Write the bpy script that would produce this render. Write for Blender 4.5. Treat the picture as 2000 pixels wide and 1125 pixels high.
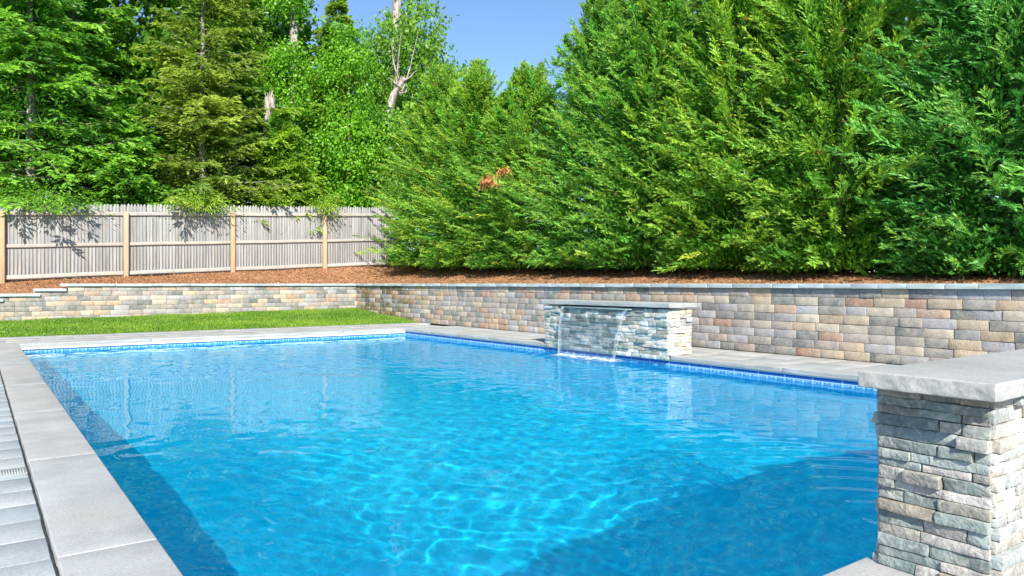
import bpy, math, random
import numpy as np
from mathutils import Vector, Matrix

S = bpy.context.scene
for o in list(bpy.data.objects):
    bpy.data.objects.remove(o)
COL = S.collection
R = math.radians

# ------------------------------------------------------------------ camera
CAM_H = 0.88
cam = bpy.data.objects.new('camera', bpy.data.cameras.new('camera'))
COL.objects.link(cam)
S.camera = cam
cam.location = (0, 0, CAM_H)
cam.rotation_euler = (R(90), 0, R(-35.896))
cam.data.sensor_width = 36
cam.data.lens = 36 * 1429.4 / 2000
cam.data.shift_x = (1000 - 985.64) / 2000
cam.data.shift_y = -(562.5 - 553.92) / 2000
cam.data.clip_start = 0.05
cam.data.clip_end = 2000

# ------------------------------------------------------------------ sky, sun, exposure
SUN_EL, SUN_AZ = R(36), R(27)
world = bpy.data.worlds.new('World')
S.world = world
world.use_nodes = True
wn = world.node_tree
sky = wn.nodes.new('ShaderNodeTexSky')
sky.sky_type = 'NISHITA'
sky.sun_disc = False
sky.sun_elevation = SUN_EL
sky.sun_rotation = math.pi + SUN_AZ
sky.air_density = 0.9
sky.dust_density = 0.0
sky.ozone_density = 4.5
wn.links.new(sky.outputs[0], wn.nodes['Background'].inputs[0])
wn.nodes['Background'].inputs[1].default_value = 0.115
sun = bpy.data.objects.new('sun', bpy.data.lights.new('sun', 'SUN'))
COL.objects.link(sun)
sun.data.energy = 5.0
sun.data.angle = R(0.5)
sun.data.color = (1.0, 0.94, 0.84)
sd = Vector((math.sin(SUN_AZ) * math.cos(SUN_EL), math.cos(SUN_AZ) * math.cos(SUN_EL), -math.sin(SUN_EL)))
sun.rotation_euler = sd.to_track_quat('-Z', 'Y').to_euler()
sun.data.cycles.is_caustics_light = True
S.view_settings.view_transform = 'Standard'
S.view_settings.look = 'None'
S.view_settings.gamma = 1
S.view_settings.exposure = 0.85
S.view_settings.use_curve_mapping = False
S.render.engine = 'CYCLES'
S.cycles.use_denoising = True
S.cycles.max_bounces = 10
S.cycles.transparent_max_bounces = 12
S.cycles.sample_clamp_indirect = 6

# ------------------------------------------------------------------ helpers
rnd = random.Random(7)

def tag(o, label=None, cat=None, group=None, kind=None):
    if label: o['label'] = label
    if cat: o['category'] = cat
    if group: o['group'] = group
    if kind: o['kind'] = kind
    return o

def link(name, data, parent=None, mat=None):
    o = bpy.data.objects.new(name, data)
    COL.objects.link(o)
    if parent is not None: o.parent = parent
    if mat is not None and not data.materials: data.materials.append(mat)
    return o

def empty(name, loc=(0, 0, 0)):
    o = bpy.data.objects.new(name, None)
    COL.objects.link(o)
    o.location = loc
    o.empty_display_size = 0.2
    return o

def npmesh(name, V, F, mat=None, smooth=False, col=None):
    """V (n,3); F (m,k) with one k, or list of such arrays; col (n,3) per vertex"""
    V = np.asarray(V, dtype=np.float32)
    Fs = F if isinstance(F, list) else [F]
    Fs = [np.asarray(f, dtype=np.int32) for f in Fs if len(f)]
    me = bpy.data.meshes.new(name)
    me.vertices.add(len(V))
    me.vertices.foreach_set('co', V.ravel())
    loops = np.concatenate([f.ravel() for f in Fs])
    counts = np.concatenate([np.full(len(f), f.shape[1], dtype=np.int32) for f in Fs])
    starts = np.concatenate([[0], np.cumsum(counts)[:-1]]).astype(np.int32)
    me.loops.add(len(loops))
    me.loops.foreach_set('vertex_index', loops)
    me.polygons.add(len(counts))
    me.polygons.foreach_set('loop_start', starts)
    me.polygons.foreach_set('loop_total', counts)
    if smooth:
        me.polygons.foreach_set('use_smooth', np.ones(len(counts), dtype=bool))
    me.update(calc_edges=True)
    if col is not None:
        a = me.color_attributes.new('Col', 'FLOAT_COLOR', 'POINT')
        c4 = np.ones((len(V), 4), dtype=np.float32)
        c4[:, :3] = col
        a.data.foreach_set('color', c4.ravel())
    if mat is not None:
        me.materials.append(mat)
    return me

def vnoise(P, seed=0):
    """3D value noise, P (n,3) -> (n,) in -1..1"""
    P = np.asarray(P, dtype=np.float64)
    i = np.floor(P).astype(np.int64)
    f = P - i
    f = f * f * (3 - 2 * f)
    def hsh(a):
        n = a[:, 0] * 73856093 ^ a[:, 1] * 19349663 ^ a[:, 2] * 83492791 ^ (seed * 2654435761 & 0xffffff)
        n = (n ^ (n >> 13)) * 1274126177 & 0x7fffffff
        n = (n ^ (n >> 16)) & 0xffff
        return n / 32767.5 - 1
    out = 0
    for dx in (0, 1):
        for dy in (0, 1):
            for dz in (0, 1):
                w = (f[:, 0] if dx else 1 - f[:, 0]) * (f[:, 1] if dy else 1 - f[:, 1]) * (f[:, 2] if dz else 1 - f[:, 2])
                out = out + w * hsh(i + np.array([dx, dy, dz]))
    return out

def fbm(P, seed=0, oct=3):
    P = np.asarray(P)
    a, out = 1.0, 0
    for k in range(oct):
        out = out + a * vnoise(P * 2 ** k, seed + k * 17)
        a *= 0.5
    return out

def rbox(size, r, seg=(1, 1, 1), r_seg=1):
    """rounded box centred at the origin; returns V, F(quads)"""
    hx, hy, hz = [s / 2 for s in size]
    axes = []
    for hh, n in zip((hx, hy, hz), seg):
        a = [-hh + r * k / r_seg for k in range(r_seg)]
        a += list(np.linspace(-hh + r, hh - r, n + 1))
        a += [hh - r + r * (k + 1) / r_seg for k in range(r_seg)]
        axes.append(np.array(a))
    V, F, idx = [], [], {}
    nx, ny, nz = [len(a) for a in axes]
    def vid(i, j, k):
        key = (i, j, k)
        if key not in idx:
            idx[key] = len(V)
            V.append((axes[0][i], axes[1][j], axes[2][k]))
        return idx[key]
    for i in range(nx - 1):
        for j in range(ny - 1):
            F.append((vid(i, j, 0), vid(i, j + 1, 0), vid(i + 1, j + 1, 0), vid(i + 1, j, 0)))
            F.append((vid(i, j, nz - 1), vid(i + 1, j, nz - 1), vid(i + 1, j + 1, nz - 1), vid(i, j + 1, nz - 1)))
    for i in range(nx - 1):
        for k in range(nz - 1):
            F.append((vid(i, 0, k), vid(i + 1, 0, k), vid(i + 1, 0, k + 1), vid(i, 0, k + 1)))
            F.append((vid(i, ny - 1, k), vid(i, ny - 1, k + 1), vid(i + 1, ny - 1, k + 1), vid(i + 1, ny - 1, k)))
    for j in range(ny - 1):
        for k in range(nz - 1):
            F.append((vid(0, j, k), vid(0, j, k + 1), vid(0, j + 1, k + 1), vid(0, j + 1, k)))
            F.append((vid(nx - 1, j, k), vid(nx - 1, j + 1, k), vid(nx - 1, j + 1, k + 1), vid(nx - 1, j, k + 1)))
    V = np.array(V)
    if r > 0:
        lim = np.array([hx - r, hy - r, hz - r])
        q = np.clip(V, -lim, lim)
        d = V - q
        L = np.linalg.norm(d, axis=1, keepdims=True)
        V = np.where(L > 1e-9, q + d / np.maximum(L, 1e-9) * r, V)
    return V, np.array(F)

def tube(pts, rad, n=6):
    pts = np.asarray(pts, dtype=float)
    rad = np.asarray(rad, dtype=float)
    V, F = [], []
    for i, p in enumerate(pts):
        t = pts[min(i + 1, len(pts) - 1)] - pts[max(i - 1, 0)]
        t = t / (np.linalg.norm(t) + 1e-9)
        a = np.cross(t, (0.3, 0.2, 0.9) if abs(t[2]) < 0.9 else (1, 0, 0))
        a /= np.linalg.norm(a)
        b = np.cross(t, a)
        for k in range(n):
            th = 2 * math.pi * k / n
            V.append(p + rad[i] * (math.cos(th) * a + math.sin(th) * b))
    for i in range(len(pts) - 1):
        for k in range(n):
            k2 = (k + 1) % n
            F.append((i * n + k, i * n + k2, (i + 1) * n + k2, (i + 1) * n + k))
    return np.array(V), np.array(F)

class MB:
    def __init__(s): s.V, s.F, s.n = [], [], 0
    def add(s, V, F):
        s.V.append(np.asarray(V)); s.F.append(np.asarray(F) + s.n); s.n += len(V)
    def mesh(s, name, mat, smooth=False):
        return npmesh(name, np.concatenate(s.V), [f for f in s.F] if len({f.shape[1] for f in s.F}) > 1 else np.concatenate(s.F), mat, smooth)

# ------------------------------------------------------------------ materials
class NT:
    """small node-tree writer"""
    def __init__(s, name):
        s.m = bpy.data.materials.new(name)
        s.m.use_nodes = True
        s.t = s.m.node_tree
        s.t.nodes.clear()
        s.out = s.n('OutputMaterial')
    def n(s, typ, **kw):
        nd = s.t.nodes.new('ShaderNode' + typ)
        for k, v in kw.items(): setattr(nd, k, v)
        return nd
    def l(s, a, b): s.t.links.new(a, b)
    def setv(s, sock, v):
        if hasattr(v, 'is_linked') or isinstance(v, bpy.types.NodeSocket): s.l(v, sock)
        else: sock.default_value = v
    def math(s, op, a, b=None, c=None, clamp=False):
        nd = s.n('Math', operation=op, use_clamp=clamp)
        for i, v in enumerate((a, b, c)):
            if v is not None: s.setv(nd.inputs[i], v)
        return nd.outputs[0]
    def mix(s, f, a, b, blend='MIX'):
        nd = s.n('Mix', data_type='RGBA', blend_type=blend)
        s.setv(nd.inputs[0], f)
        for i, v in ((6, a), (7, b)):
            s.setv(nd.inputs[i], (*v, 1) if isinstance(v, tuple) and len(v) == 3 else v)
        return nd.outputs[2]
    def noise(s, vec, scale, detail=3, rough=0.55, out=0, dist=0):
        nd = s.n('TexNoise')
        if vec is not None: s.l(vec, nd.inputs['Vector'])
        nd.inputs['Scale'].default_value = scale
        nd.inputs['Detail'].default_value = detail
        nd.inputs['Roughness'].default_value = rough
        nd.inputs['Distortion'].default_value = dist
        return nd.outputs[out]
    def ramp(s, f, stops):
        nd = s.n('ValToRGB')
        s.l(f, nd.inputs[0])
        e = nd.color_ramp.elements
        while len(e) < len(stops): e.new(0.5)
        for el, (p, c) in zip(e, stops):
            el.position = p
            el.color = (*c, 1) if len(c) == 3 else c
        return nd.outputs[0]
    def mapping(s, vec, scale=(1, 1, 1), loc=None):
        nd = s.n('Mapping')
        s.l(vec, nd.inputs[0])
        nd.inputs['Scale'].default_value = scale
        if loc is not None: s.setv(nd.inputs['Location'], loc)
        return nd.outputs[0]
    def bump(s, h, strength=0.4, dist=0.01):
        nd = s.n('Bump')
        nd.inputs['Strength'].default_value = strength
        nd.inputs['Distance'].default_value = dist
        s.l(h, nd.inputs['Height'])
        return nd.outputs[0]
    def principled(s, col, rough=0.7, spec=0.3, normal=None, metallic=0.0):
        p = s.n('BsdfPrincipled')
        s.setv(p.inputs['Base Color'], (*col, 1) if isinstance(col, tuple) else col)
        s.setv(p.inputs['Roughness'], rough)
        p.inputs['Specular IOR Level'].default_value = spec
        p.inputs['Metallic'].default_value = metallic
        if normal is not None: s.l(normal, p.inputs['Normal'])
        s.l(p.outputs[0], s.out.inputs[0])
        return p
    def coords(s, seeded=True):
        """world-metre coordinates shifted per object so that copies differ"""
        g = s.n('NewGeometry')
        return g.outputs['Position']

def stone_mat(name, mott=0.5, fine=60, bump=0.5, bdist=0.004, rough=0.8, vein=0.0, blend=0.25):
    t = NT(name)
    pos = t.coords()
    oi = t.n('ObjectInfo')
    n1 = t.noise(pos, 9, 4, 0.6)
    n2 = t.noise(pos, fine, 3, 0.6)
    n3 = t.noise(pos, 28, 3, 0.6, dist=1.2)
    dark = t.mix(1.0, oi.outputs['Color'], (0.55, 0.56, 0.58), 'MULTIPLY')
    light = t.mix(0.35, oi.outputs['Color'], (0.72, 0.68, 0.60))
    c = t.mix(t.math('MULTIPLY', t.ramp(n1, [(0.38, (0, 0, 0)), (0.62, (1, 1, 1))]), mott), oi.outputs['Color'], dark)
    c = t.mix(t.math('MULTIPLY', t.ramp(n3, [(0.5, (0, 0, 0)), (0.72, (1, 1, 1))]), 0.55 + vein), c, light)
    n5 = t.noise(pos, 5.5, 3, 0.6, dist=0.8)
    other = t.mix(t.noise(pos, 3.1, 2, 0.5), (0.30, 0.30, 0.285), (0.50, 0.40, 0.29))
    c = t.mix(t.math('MULTIPLY', t.ramp(n5, [(0.45, (0, 0, 0)), (0.68, (1, 1, 1))]), blend), c, other)
    spk = t.noise(pos, 130, 2, 0.5)
    c = t.mix(t.math('MULTIPLY', t.ramp(spk, [(0.62, (0, 0, 0)), (0.72, (1, 1, 1))]), 0.5), c, (0.12, 0.115, 0.105))
    c = t.mix(0.35, c, t.ramp(n2, [(0.3, (0.25, 0.25, 0.25)), (0.7, (0.8, 0.8, 0.8))]), 'OVERLAY')
    h = t.math('ADD', t.math('MULTIPLY', n2, 0.4), n3)
    t.principled(c, rough, 0.25, t.bump(h, bump, bdist))
    return t.m

def slab_mat(name, base, var=0.10, bump=0.25):
    t = NT(name)
    pos = t.coords()
    oi = t.n('ObjectInfo')
    n1 = t.noise(pos, 2.2, 5, 0.6)
    n2 = t.noise(pos, 90, 3, 0.6)
    n4 = t.noise(pos, 0.9, 3, 0.5)
    c = t.mix(t.ramp(n1, [(0.3, (0, 0, 0)), (0.7, (1, 1, 1))]), tuple(b * (1 - var) for b in base), tuple(min(1, b * (1 + var)) for b in base))
    c = t.mix(t.math('MULTIPLY', t.ramp(n4, [(0.52, (0, 0, 0)), (0.68, (1, 1, 1))]), 0.4), c, (base[0] * 1.12, base[1] * 1.02, base[2] * 0.9))
    c = t.mix(1.0, c, oi.outputs['Color'], 'MULTIPLY')
    n6 = t.noise(t.mapping(pos, (1.0, 1.0, 1.0)), 14, 4, 0.7, dist=1.5)
    c = t.mix(t.math('MULTIPLY', t.ramp(n6, [(0.52, (0, 0, 0)), (0.75, (1, 1, 1))]), 0.35), c, tuple(b * 0.72 for b in base))
    spk = t.noise(pos, 240, 2, 0.5)
    c = t.mix(t.math('MULTIPLY', t.ramp(spk, [(0.62, (0, 0, 0)), (0.70, (1, 1, 1))]), 0.45), c, (0.2, 0.2, 0.19))
    c = t.mix(0.30, c, t.ramp(n2, [(0.3, (0.3, 0.3, 0.3)), (0.7, (0.72, 0.72, 0.72))]), 'OVERLAY')
    t.principled(c, 0.75, 0.3, t.bump(t.math('ADD', n2, t.math('MULTIPLY', n1, 2.0)), bump, 0.003))
    return t.m

def foliage_mat(name, transl=0.35, rough=0.5):
    t = NT(name)
    at = t.n('Attribute', attribute_name='Col')
    oi = t.n('ObjectInfo')
    c = t.mix(1.0, at.outputs['Color'], oi.outputs['Color'], 'MULTIPLY')
    p = t.n('BsdfPrincipled')
    t.l(c, p.inputs['Base Color'])
    p.inputs['Roughness'].default_value = rough
    p.inputs['Specular IOR Level'].default_value = 0.4
    tr = t.n('BsdfTranslucent')
    t.l(t.mix(1.0, c, (1.15, 1.2, 0.55), 'MULTIPLY'), tr.inputs['Color'])
    mx = t.n('MixShader')
    mx.inputs[0].default_value = transl
    t.l(p.outputs[0], mx.inputs[1])
    t.l(tr.outputs[0], mx.inputs[2])
    t.l(mx.outputs[0], t.out.inputs[0])
    return t.m

def wood_mat(name, a, b, c, grain=1.0):
    t = NT(name)
    tc = t.n('TexCoord')
    oi = t.n('ObjectInfo')
    off = t.n('CombineXYZ')
    t.l(t.math('MULTIPLY', oi.outputs['Random'], 37.0), off.inputs[0])
    t.l(t.math('MULTIPLY', oi.outputs['Random'], 91.0), off.inputs[2])
    v = t.mapping(tc.outputs['Object'], (grain * 60, grain * 60, 2.2), off.outputs[0])
    n1 = t.noise(v, 1.0, 4, 0.6)
    v2 = t.mapping(tc.outputs['Object'], (9, 9, 1.6), off.outputs[0])
    n2 = t.noise(v2, 1.0, 3, 0.55)
    col = t.mix(t.ramp(n1, [(0.3, (0, 0, 0)), (0.7, (1, 1, 1))]), a, b)
    col = t.mix(t.math('MULTIPLY', t.ramp(n2, [(0.45, (0, 0, 0)), (0.7, (1, 1, 1))]), 0.6), col, c)
    col = t.mix(1.0, col, oi.outputs['Color'], 'MULTIPLY')
    t.principled(col, 0.85, 0.15, t.bump(n1, 0.10, 0.002))
    return t.m

def bark_mat(name, a, b, scale=1.0):
    t = NT(name)
    tc = t.n('TexCoord')
    v = t.mapping(tc.outputs['Object'], (14 * scale, 14 * scale, 4 * scale))
    n = t.noise(v, 1.0, 4, 0.65)
    t.principled(t.mix(t.ramp(n, [(0.35, (0, 0, 0)), (0.65, (1, 1, 1))]), a, b), 0.9, 0.1, t.bump(n, 0.8, 0.02))
    return t.m

def stone_vcol(src, name):
    m = src.copy(); m.name = name
    nt = m.node_tree
    oi = [n for n in nt.nodes if n.type == 'OBJECT_INFO'][0]
    at = nt.nodes.new('ShaderNodeAttribute'); at.attribute_name = 'Col'
    for l in list(oi.outputs['Color'].links):
        nt.links.new(at.outputs['Color'], l.to_socket)
    return m

M = {}
M['brick'] = stone_mat('tumbled_wall_block', 0.6, 70, 0.7, 0.006, blend=0.6)
M['brick_v'] = stone_vcol(M['brick'], 'tumbled_wall_block_mixed')
M['ledger'] = stone_mat('split_ledger_stone', 0.85, 85, 0.9, 0.006, rough=0.85, vein=0.3)
M['bluestone'] = slab_mat('bluestone', (0.365, 0.37, 0.36), 0.19, 0.4)
M['capstone'] = slab_mat('cap_bluestone', (0.40, 0.47, 0.47), 0.18)
M['paver'] = slab_mat('blue_grey_paver', (0.35, 0.385, 0.395), 0.16, 0.2)
M['patio_slab'] = slab_mat('patio_slab', (0.375, 0.378, 0.365), 0.15)
M['picket'] = wood_mat('weathered_picket', (0.30, 0.295, 0.292), (0.41, 0.398, 0.385), (0.24, 0.238, 0.24))
M['rail'] = wood_mat('weathered_rail', (0.36, 0.335, 0.305), (0.47, 0.435, 0.395), (0.30, 0.285, 0.27))
M['post'] = wood_mat('cedar_post', (0.40, 0.275, 0.165), (0.52, 0.385, 0.25), (0.36, 0.29, 0.21), 0.5)
M['foliage'] = foliage_mat('foliage', 0.32, 0.42)
M['leaf'] = foliage_mat('broad_leaf', 0.45, 0.4)
M['bark'] = bark_mat('bark_grey', (0.16, 0.13, 0.11), (0.42, 0.38, 0.34))
M['bark_dark'] = bark_mat('bark_brown', (0.10, 0.07, 0.05), (0.26, 0.19, 0.14))
M['bark_dead'] = bark_mat('bark_dead', (0.16, 0.13, 0.11), (0.52, 0.48, 0.43))

def simple(name, col, rough=0.6, spec=0.3, metallic=0.0):
    t = NT(name)
    t.principled(col, rough, spec, None, metallic)
    return t.m
M['white'] = simple('white_vinyl', (0.8, 0.8, 0.8), 0.4)
M['core'] = simple('mortar_core', (0.20, 0.20, 0.19), 0.9)
M['bed'] = simple('sand_bed', (0.33, 0.33, 0.30), 0.95)
M['metal'] = simple('grey_metal', (0.32, 0.33, 0.33), 0.5)

def ground_mat(name, stops, scale, bump=0.5, fine=40):
    t = NT(name)
    pos = t.coords()
    n1 = t.noise(pos, scale, 5, 0.65)
    n2 = t.noise(pos, fine, 4, 0.7)
    c = t.ramp(t.math('ADD', t.math('MULTIPLY', n1, 0.5), t.math('MULTIPLY', n2, 0.5)), stops)
    t.principled(c, 0.95, 0.1, t.bump(n2, bump, 0.02))
    return t.m
M['mulch'] = ground_mat('bark_mulch', [(0.32, (0.17, 0.083, 0.042)), (0.5, (0.41, 0.215, 0.115)), (0.66, (0.58, 0.34, 0.20))], 6, 1.0, 45)
M['soil_grass'] = ground_mat('lawn_soil', [(0.35, (0.08, 0.15, 0.012)), (0.62, (0.14, 0.26, 0.02))], 5, 0.6, 60)
M['earth'] = ground_mat('earth', [(0.35, (0.06, 0.08, 0.02)), (0.65, (0.12, 0.14, 0.05))], 2, 0.6, 20)

# pool liner: blue vinyl with a soft pebble print
t = NT('pool_liner')
pos = t.coords()
n1 = t.noise(pos, 22, 3, 0.6)
n2 = t.noise(pos, 3, 2, 0.5)
c = t.mix(t.ramp(n1, [(0.35, (0, 0, 0)), (0.65, (1, 1, 1))]), (0.004, 0.54, 0.79), (0.015, 0.64, 0.88))
c = t.mix(t.math('MULTIPLY', n2, 0.3), c, (0.004, 0.575, 0.84))
t.principled(c, 0.6, 0.2)
M['liner'] = t.m

# printed waterline band on the liner: blue top stripe, then a row of square tile motifs
t = NT('liner_tile_print')
g = t.n('NewGeometry')
sp = t.n('SeparateXYZ'); t.l(g.outputs['Position'], sp.inputs[0])
u = t.math('ADD', sp.outputs[0], sp.outputs[1])
z = sp.outputs[2]
fu = t.math('FRACT', t.math('DIVIDE', u, 0.105))
fv = t.math('DIVIDE', t.math('ADD', z, 0.20), 0.10)
du = t.math('ABSOLUTE', t.math('SUBTRACT', fu, 0.5))
dv = t.math('ABSOLUTE', t.math('SUBTRACT', t.math('FRACT', t.math('MULTIPLY', fv, 1.6)), 0.5))
dm = t.math('MAXIMUM', du, dv)
ring = t.math('MULTIPLY', t.math('GREATER_THAN', dm, 0.2), t.math('LESS_THAN', dm, 0.36))
dot = t.math('LESS_THAN', dm, 0.1)
mot = t.math('MAXIMUM', ring, dot)
wob = t.noise(t.mapping(g.outputs['Position'], (60, 60, 60)), 1.0, 2, 0.5)
mot = t.math('MULTIPLY', mot, t.math('GREATER_THAN', wob, 0.42))
seam = t.math('GREATER_THAN', t.math('ABSOLUTE', t.math('SUBTRACT', t.math('FRACT', t.math('DIVIDE', u, 0.315)), 0.5)), 0.478)
low = t.mix(mot, (0.27, 0.50, 0.74), (0.03, 0.20, 0.50))
up = t.mix(seam, (0.01, 0.085, 0.36), (0.15, 0.32, 0.62))
is_up = t.math('GREATER_THAN', z, -0.098)
line = t.math('MULTIPLY', t.math('GREATER_THAN', z, -0.104), t.math('LESS_THAN', z, -0.097))
c = t.mix(is_up, low, up)
c = t.mix(line, c, (0.42, 0.60, 0.78))
t.principled(c, 0.35, 0.4)
M['band'] = t.m

# water: clear, refracting, slightly cyan
t = NT('water')
gl = t.n('BsdfGlass')
gl.inputs['IOR'].default_value = 1.333
gl.inputs['Roughness'].default_value = 0.0
gl.inputs['Color'].default_value = (0.82, 0.985, 1.0, 1)
tp = t.n('BsdfTransparent'); tp.inputs[0].default_value = (0.40, 0.96, 1.0, 1)
mx = t.n('MixShader'); mx.inputs[0].default_value = 0.28
t.l(gl.outputs[0], mx.inputs[1]); t.l(tp.outputs[0], mx.inputs[2])
t.l(mx.outputs[0], t.out.inputs[0])
M['water'] = t.m

# falling water: mostly see-through, glossy, with a little white air in it
t = NT('falling_water')
pos = t.coords()
at = t.n('Attribute', attribute_name='Col')
lw = t.n('Fresnel'); lw.inputs[0].default_value = 1.33
gls = t.n('BsdfGlossy'); gls.inputs['Roughness'].default_value = 0.08
trn = t.n('BsdfTransparent'); trn.inputs[0].default_value = (0.985, 0.995, 1.0, 1)
dif = t.n('BsdfDiffuse'); dif.inputs[0].default_value = (0.85, 0.9, 0.92, 1)
m1 = t.n('MixShader'); t.l(t.math('MULTIPLY', lw.outputs[0], 0.6), m1.inputs[0]); t.l(trn.outputs[0], m1.inputs[1]); t.l(gls.outputs[0], m1.inputs[2])
m2 = t.n('MixShader')
nn = t.noise(t.mapping(pos, (40, 40, 3)), 1.0, 3, 0.6)
t.l(t.math('MULTIPLY', at.outputs['Fac'], t.ramp(nn, [(0.35, (0.2, 0.2, 0.2)), (0.7, (1, 1, 1))])), m2.inputs[0])
t.l(m1.outputs[0], m2.inputs[1]); t.l(dif.outputs[0], m2.inputs[2])
t.l(m2.outputs[0], t.out.inputs[0])
M['fall'] = t.m

# foam where the sheet lands
t = NT('foam')
at = t.n('Attribute', attribute_name='Col')
dif = t.n('BsdfDiffuse'); dif.inputs[0].default_value = (0.85, 0.9, 0.92, 1)
trn = t.n('BsdfTransparent')
pos = t.coords()
nn = t.noise(t.mapping(pos, (14, 14, 14)), 1.0, 4, 0.7)
fac = t.math('MULTIPLY', at.outputs['Fac'], t.ramp(nn, [(0.36, (0, 0, 0)), (0.62, (1, 1, 1))]))
mx = t.n('MixShader'); t.l(fac, mx.inputs[0]); t.l(trn.outputs[0], mx.inputs[1]); t.l(dif.outputs[0], mx.inputs[2])
t.l(mx.outputs[0], t.out.inputs[0])
M['foam'] = t.m

# ------------------------------------------------------------------ layout (metres; +y runs along the long side of the pool)
PX0, PX1, PY0, PY1 = 0.513, 6.833, 1.231, 12.778     # coping inner edge
COPW = 0.301
COPT = 0.05
WX = 8.141                                            # face of the wall along the deck
WY = 17.913                                           # face of the wall along the lawn
GY = 14.555                                           # lawn edge
FY = 20.0                                             # fence
WATER = -0.128
OV = 0.025                                            # coping overhang past the liner

def lawn_z(x, y):
    return -0.004 + np.clip((y - GY) / (WY - GY), 0, 1) * (0.11 + 0.0145 * np.clip(x, -3, 9))

def bed_z(x, y):
    x = np.asarray(x, float); y = np.asarray(y, float)
    base = 0.80 - 0.17 * np.clip((1.9 - x) / 1.0, 0, 2.2)
    df = (y - WY) / 2.0
    dr = (x - WX) / 2.0
    tf = 0.905 + 0.0530 * np.clip(x - 0.5, -3, 11)
    tr = 0.955 + 0.019 * np.clip(y - 4, -2, 16)
    far = base + (tf - base) * np.clip(df, 0, 1.5)
    right = 0.80 + (tr - 0.80) * np.clip(dr * 1.15, 0, 1.3)
    w = np.clip(np.maximum(df, dr), 0, 1.2)
    corner = 0.80 + (1.36 - 0.80) * w
    z = np.where(x < WX, far, np.where(y < WY, right, np.maximum(np.minimum(corner, np.maximum(far, right)), 0.80)))
    return z + 0.018 * np.sin(x * 3.1 + y * 1.7) * np.sin(y * 2.3 - x)

# ------------------------------------------------------------------ ground
def grid_mesh(name, xs, ys, zf, mat, smooth=True):
    X, Y = np.meshgrid(xs, ys)
    Z = zf(X, Y)
    V = np.stack([X, Y, Z], -1).reshape(-1, 3)
    idx = np.arange(V.shape[0]).reshape(len(ys), len(xs))
    F = np.stack([idx[:-1, :-1], idx[:-1, 1:], idx[1:, 1:], idx[1:, :-1]], -1).reshape(-1, 4)
    return npmesh(name, V, F, mat, smooth)

# far ground: one sheet with an opening where the pool and the raised beds are
gb = MB()
def gq(x0, x1, y0, y1, z=-0.06):
    gb.add([(x0, y0, z), (x1, y0, z), (x1, y1, z), (x0, y1, z)], [(0, 1, 2, 3)])
B = 600
gq(-B, 0.2, -B, B); gq(0.2, 7.0, -B, 0.9); gq(7.0, B, -B, B); gq(0.2, 7.0, 13.1, B)
tag(link('ground', gb.mesh('ground', M['earth'])), kind='structure')

# lawn
xs = np.arange(-6, WX + 0.06, 0.2); ys = np.linspace(GY, WY + 0.05, 20)
tag(link('lawn', grid_mesh('lawn', xs, ys, lawn_z, M['soil_grass'])), kind='structure')

# mulch bed: a strip behind the far wall and one behind the deck wall
mb = MB()
def bed_part(xs, ys):
    X, Y = np.meshgrid(xs, ys); Z = bed_z(X, Y)
    V = np.stack([X, Y, Z], -1).reshape(-1, 3)
    idx = np.arange(V.shape[0]).reshape(len(ys), len(xs))
    mb.add(V, np.stack([idx[:-1, :-1], idx[:-1, 1:], idx[1:, 1:], idx[1:, :-1]], -1).reshape(-1, 4))
bed_part(np.arange(-8, 45, 0.35), np.concatenate([np.linspace(WY + 0.1, 21, 16), np.linspace(21.5, 60, 30)]))
bed_part(np.concatenate([np.linspace(WX + 0.1, 11, 14), np.linspace(11.5, 45, 30)]), np.linspace(-3, WY + 0.1, 60))
tag(link('mulch_bed', mb.mesh('mulch_bed', M['mulch'], True)), kind='structure')

# ------------------------------------------------------------------ pool: shell, liner, coping
pool = empty('pool', (PX0, PY0, 0))
tag(pool, kind='structure')
def pchild(o):
    o.parent = pool
    o.matrix_parent_inverse = Matrix.Translation(pool.location).inverted()
    return o
LX0, LX1, LY0, LY1 = PX0 - OV, PX1 + OV, PY0 - OV, PY1 + OV

def depth(x, y):
    """pool floor: shallow far end, hopper at the near end with sloping sides"""
    t_ = np.clip((8.2 - y) / 3.6, 0, 1)
    t_ = t_ * t_ * (3 - 2 * t_)
    side = np.clip(np.minimum(x - LX0 - 0.25, LX1 - x) / 1.7, 0, 1)
    side = side * side * (3 - 2 * side)
    near = np.clip((y - LY0 + 0.4) / 1.0, 0, 1)
    return 0.64 + 1.45 * t_ * (0.10 + 0.90 * side) * near + 0.02 * y / 12

nx_, ny_ = 40, 70
xs = np.linspace(LX0, LX1, nx_); ys = np.linspace(LY0, LY1, ny_)
X, Y = np.meshgrid(xs, ys)
V = np.stack([X, Y, -depth(X, Y)], -1).reshape(-1, 3)
idx = np.arange(nx_ * ny_).reshape(ny_, nx_)
F = np.stack([idx[:-1, :-1], idx[:-1, 1:], idx[1:, 1:], idx[1:, :-1]], -1).reshape(-1, 4)
lb = MB(); lb.add(V, F)
floor_me = lb.mesh('pool_floor', M['liner'], True)
fl = pchild(link('pool_floor', floor_me))
fl.cycles.is_caustics_receiver = True
wb, bb, wt = MB(), MB(), MB()
def wall_strip(mbuf, pts, ztop, zbot_f):
    V = []
    for (x, y) in pts:
        V.append((x, y, ztop)); V.append((x, y, zbot_f(x, y)))
    F = [(2 * i, 2 * i + 1, 2 * i + 3, 2 * i + 2) for i in range(len(pts) - 1)]
    mbuf.add(V, F)
loops = [[(LX0, y) for y in ys], [(x, LY1) for x in xs], [(LX1, y) for y in ys[::-1]], [(x, LY0) for x in xs[::-1]]]
for lp in loops:
    wall_strip(wb, lp, -0.2, lambda x, y: -depth(x, y))
    wall_strip(bb, lp, -0.058, lambda x, y: -0.2)
o = pchild(link('pool_wall', wb.mesh('pool_wall', M['liner']))); o.cycles.is_caustics_receiver = True
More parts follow.
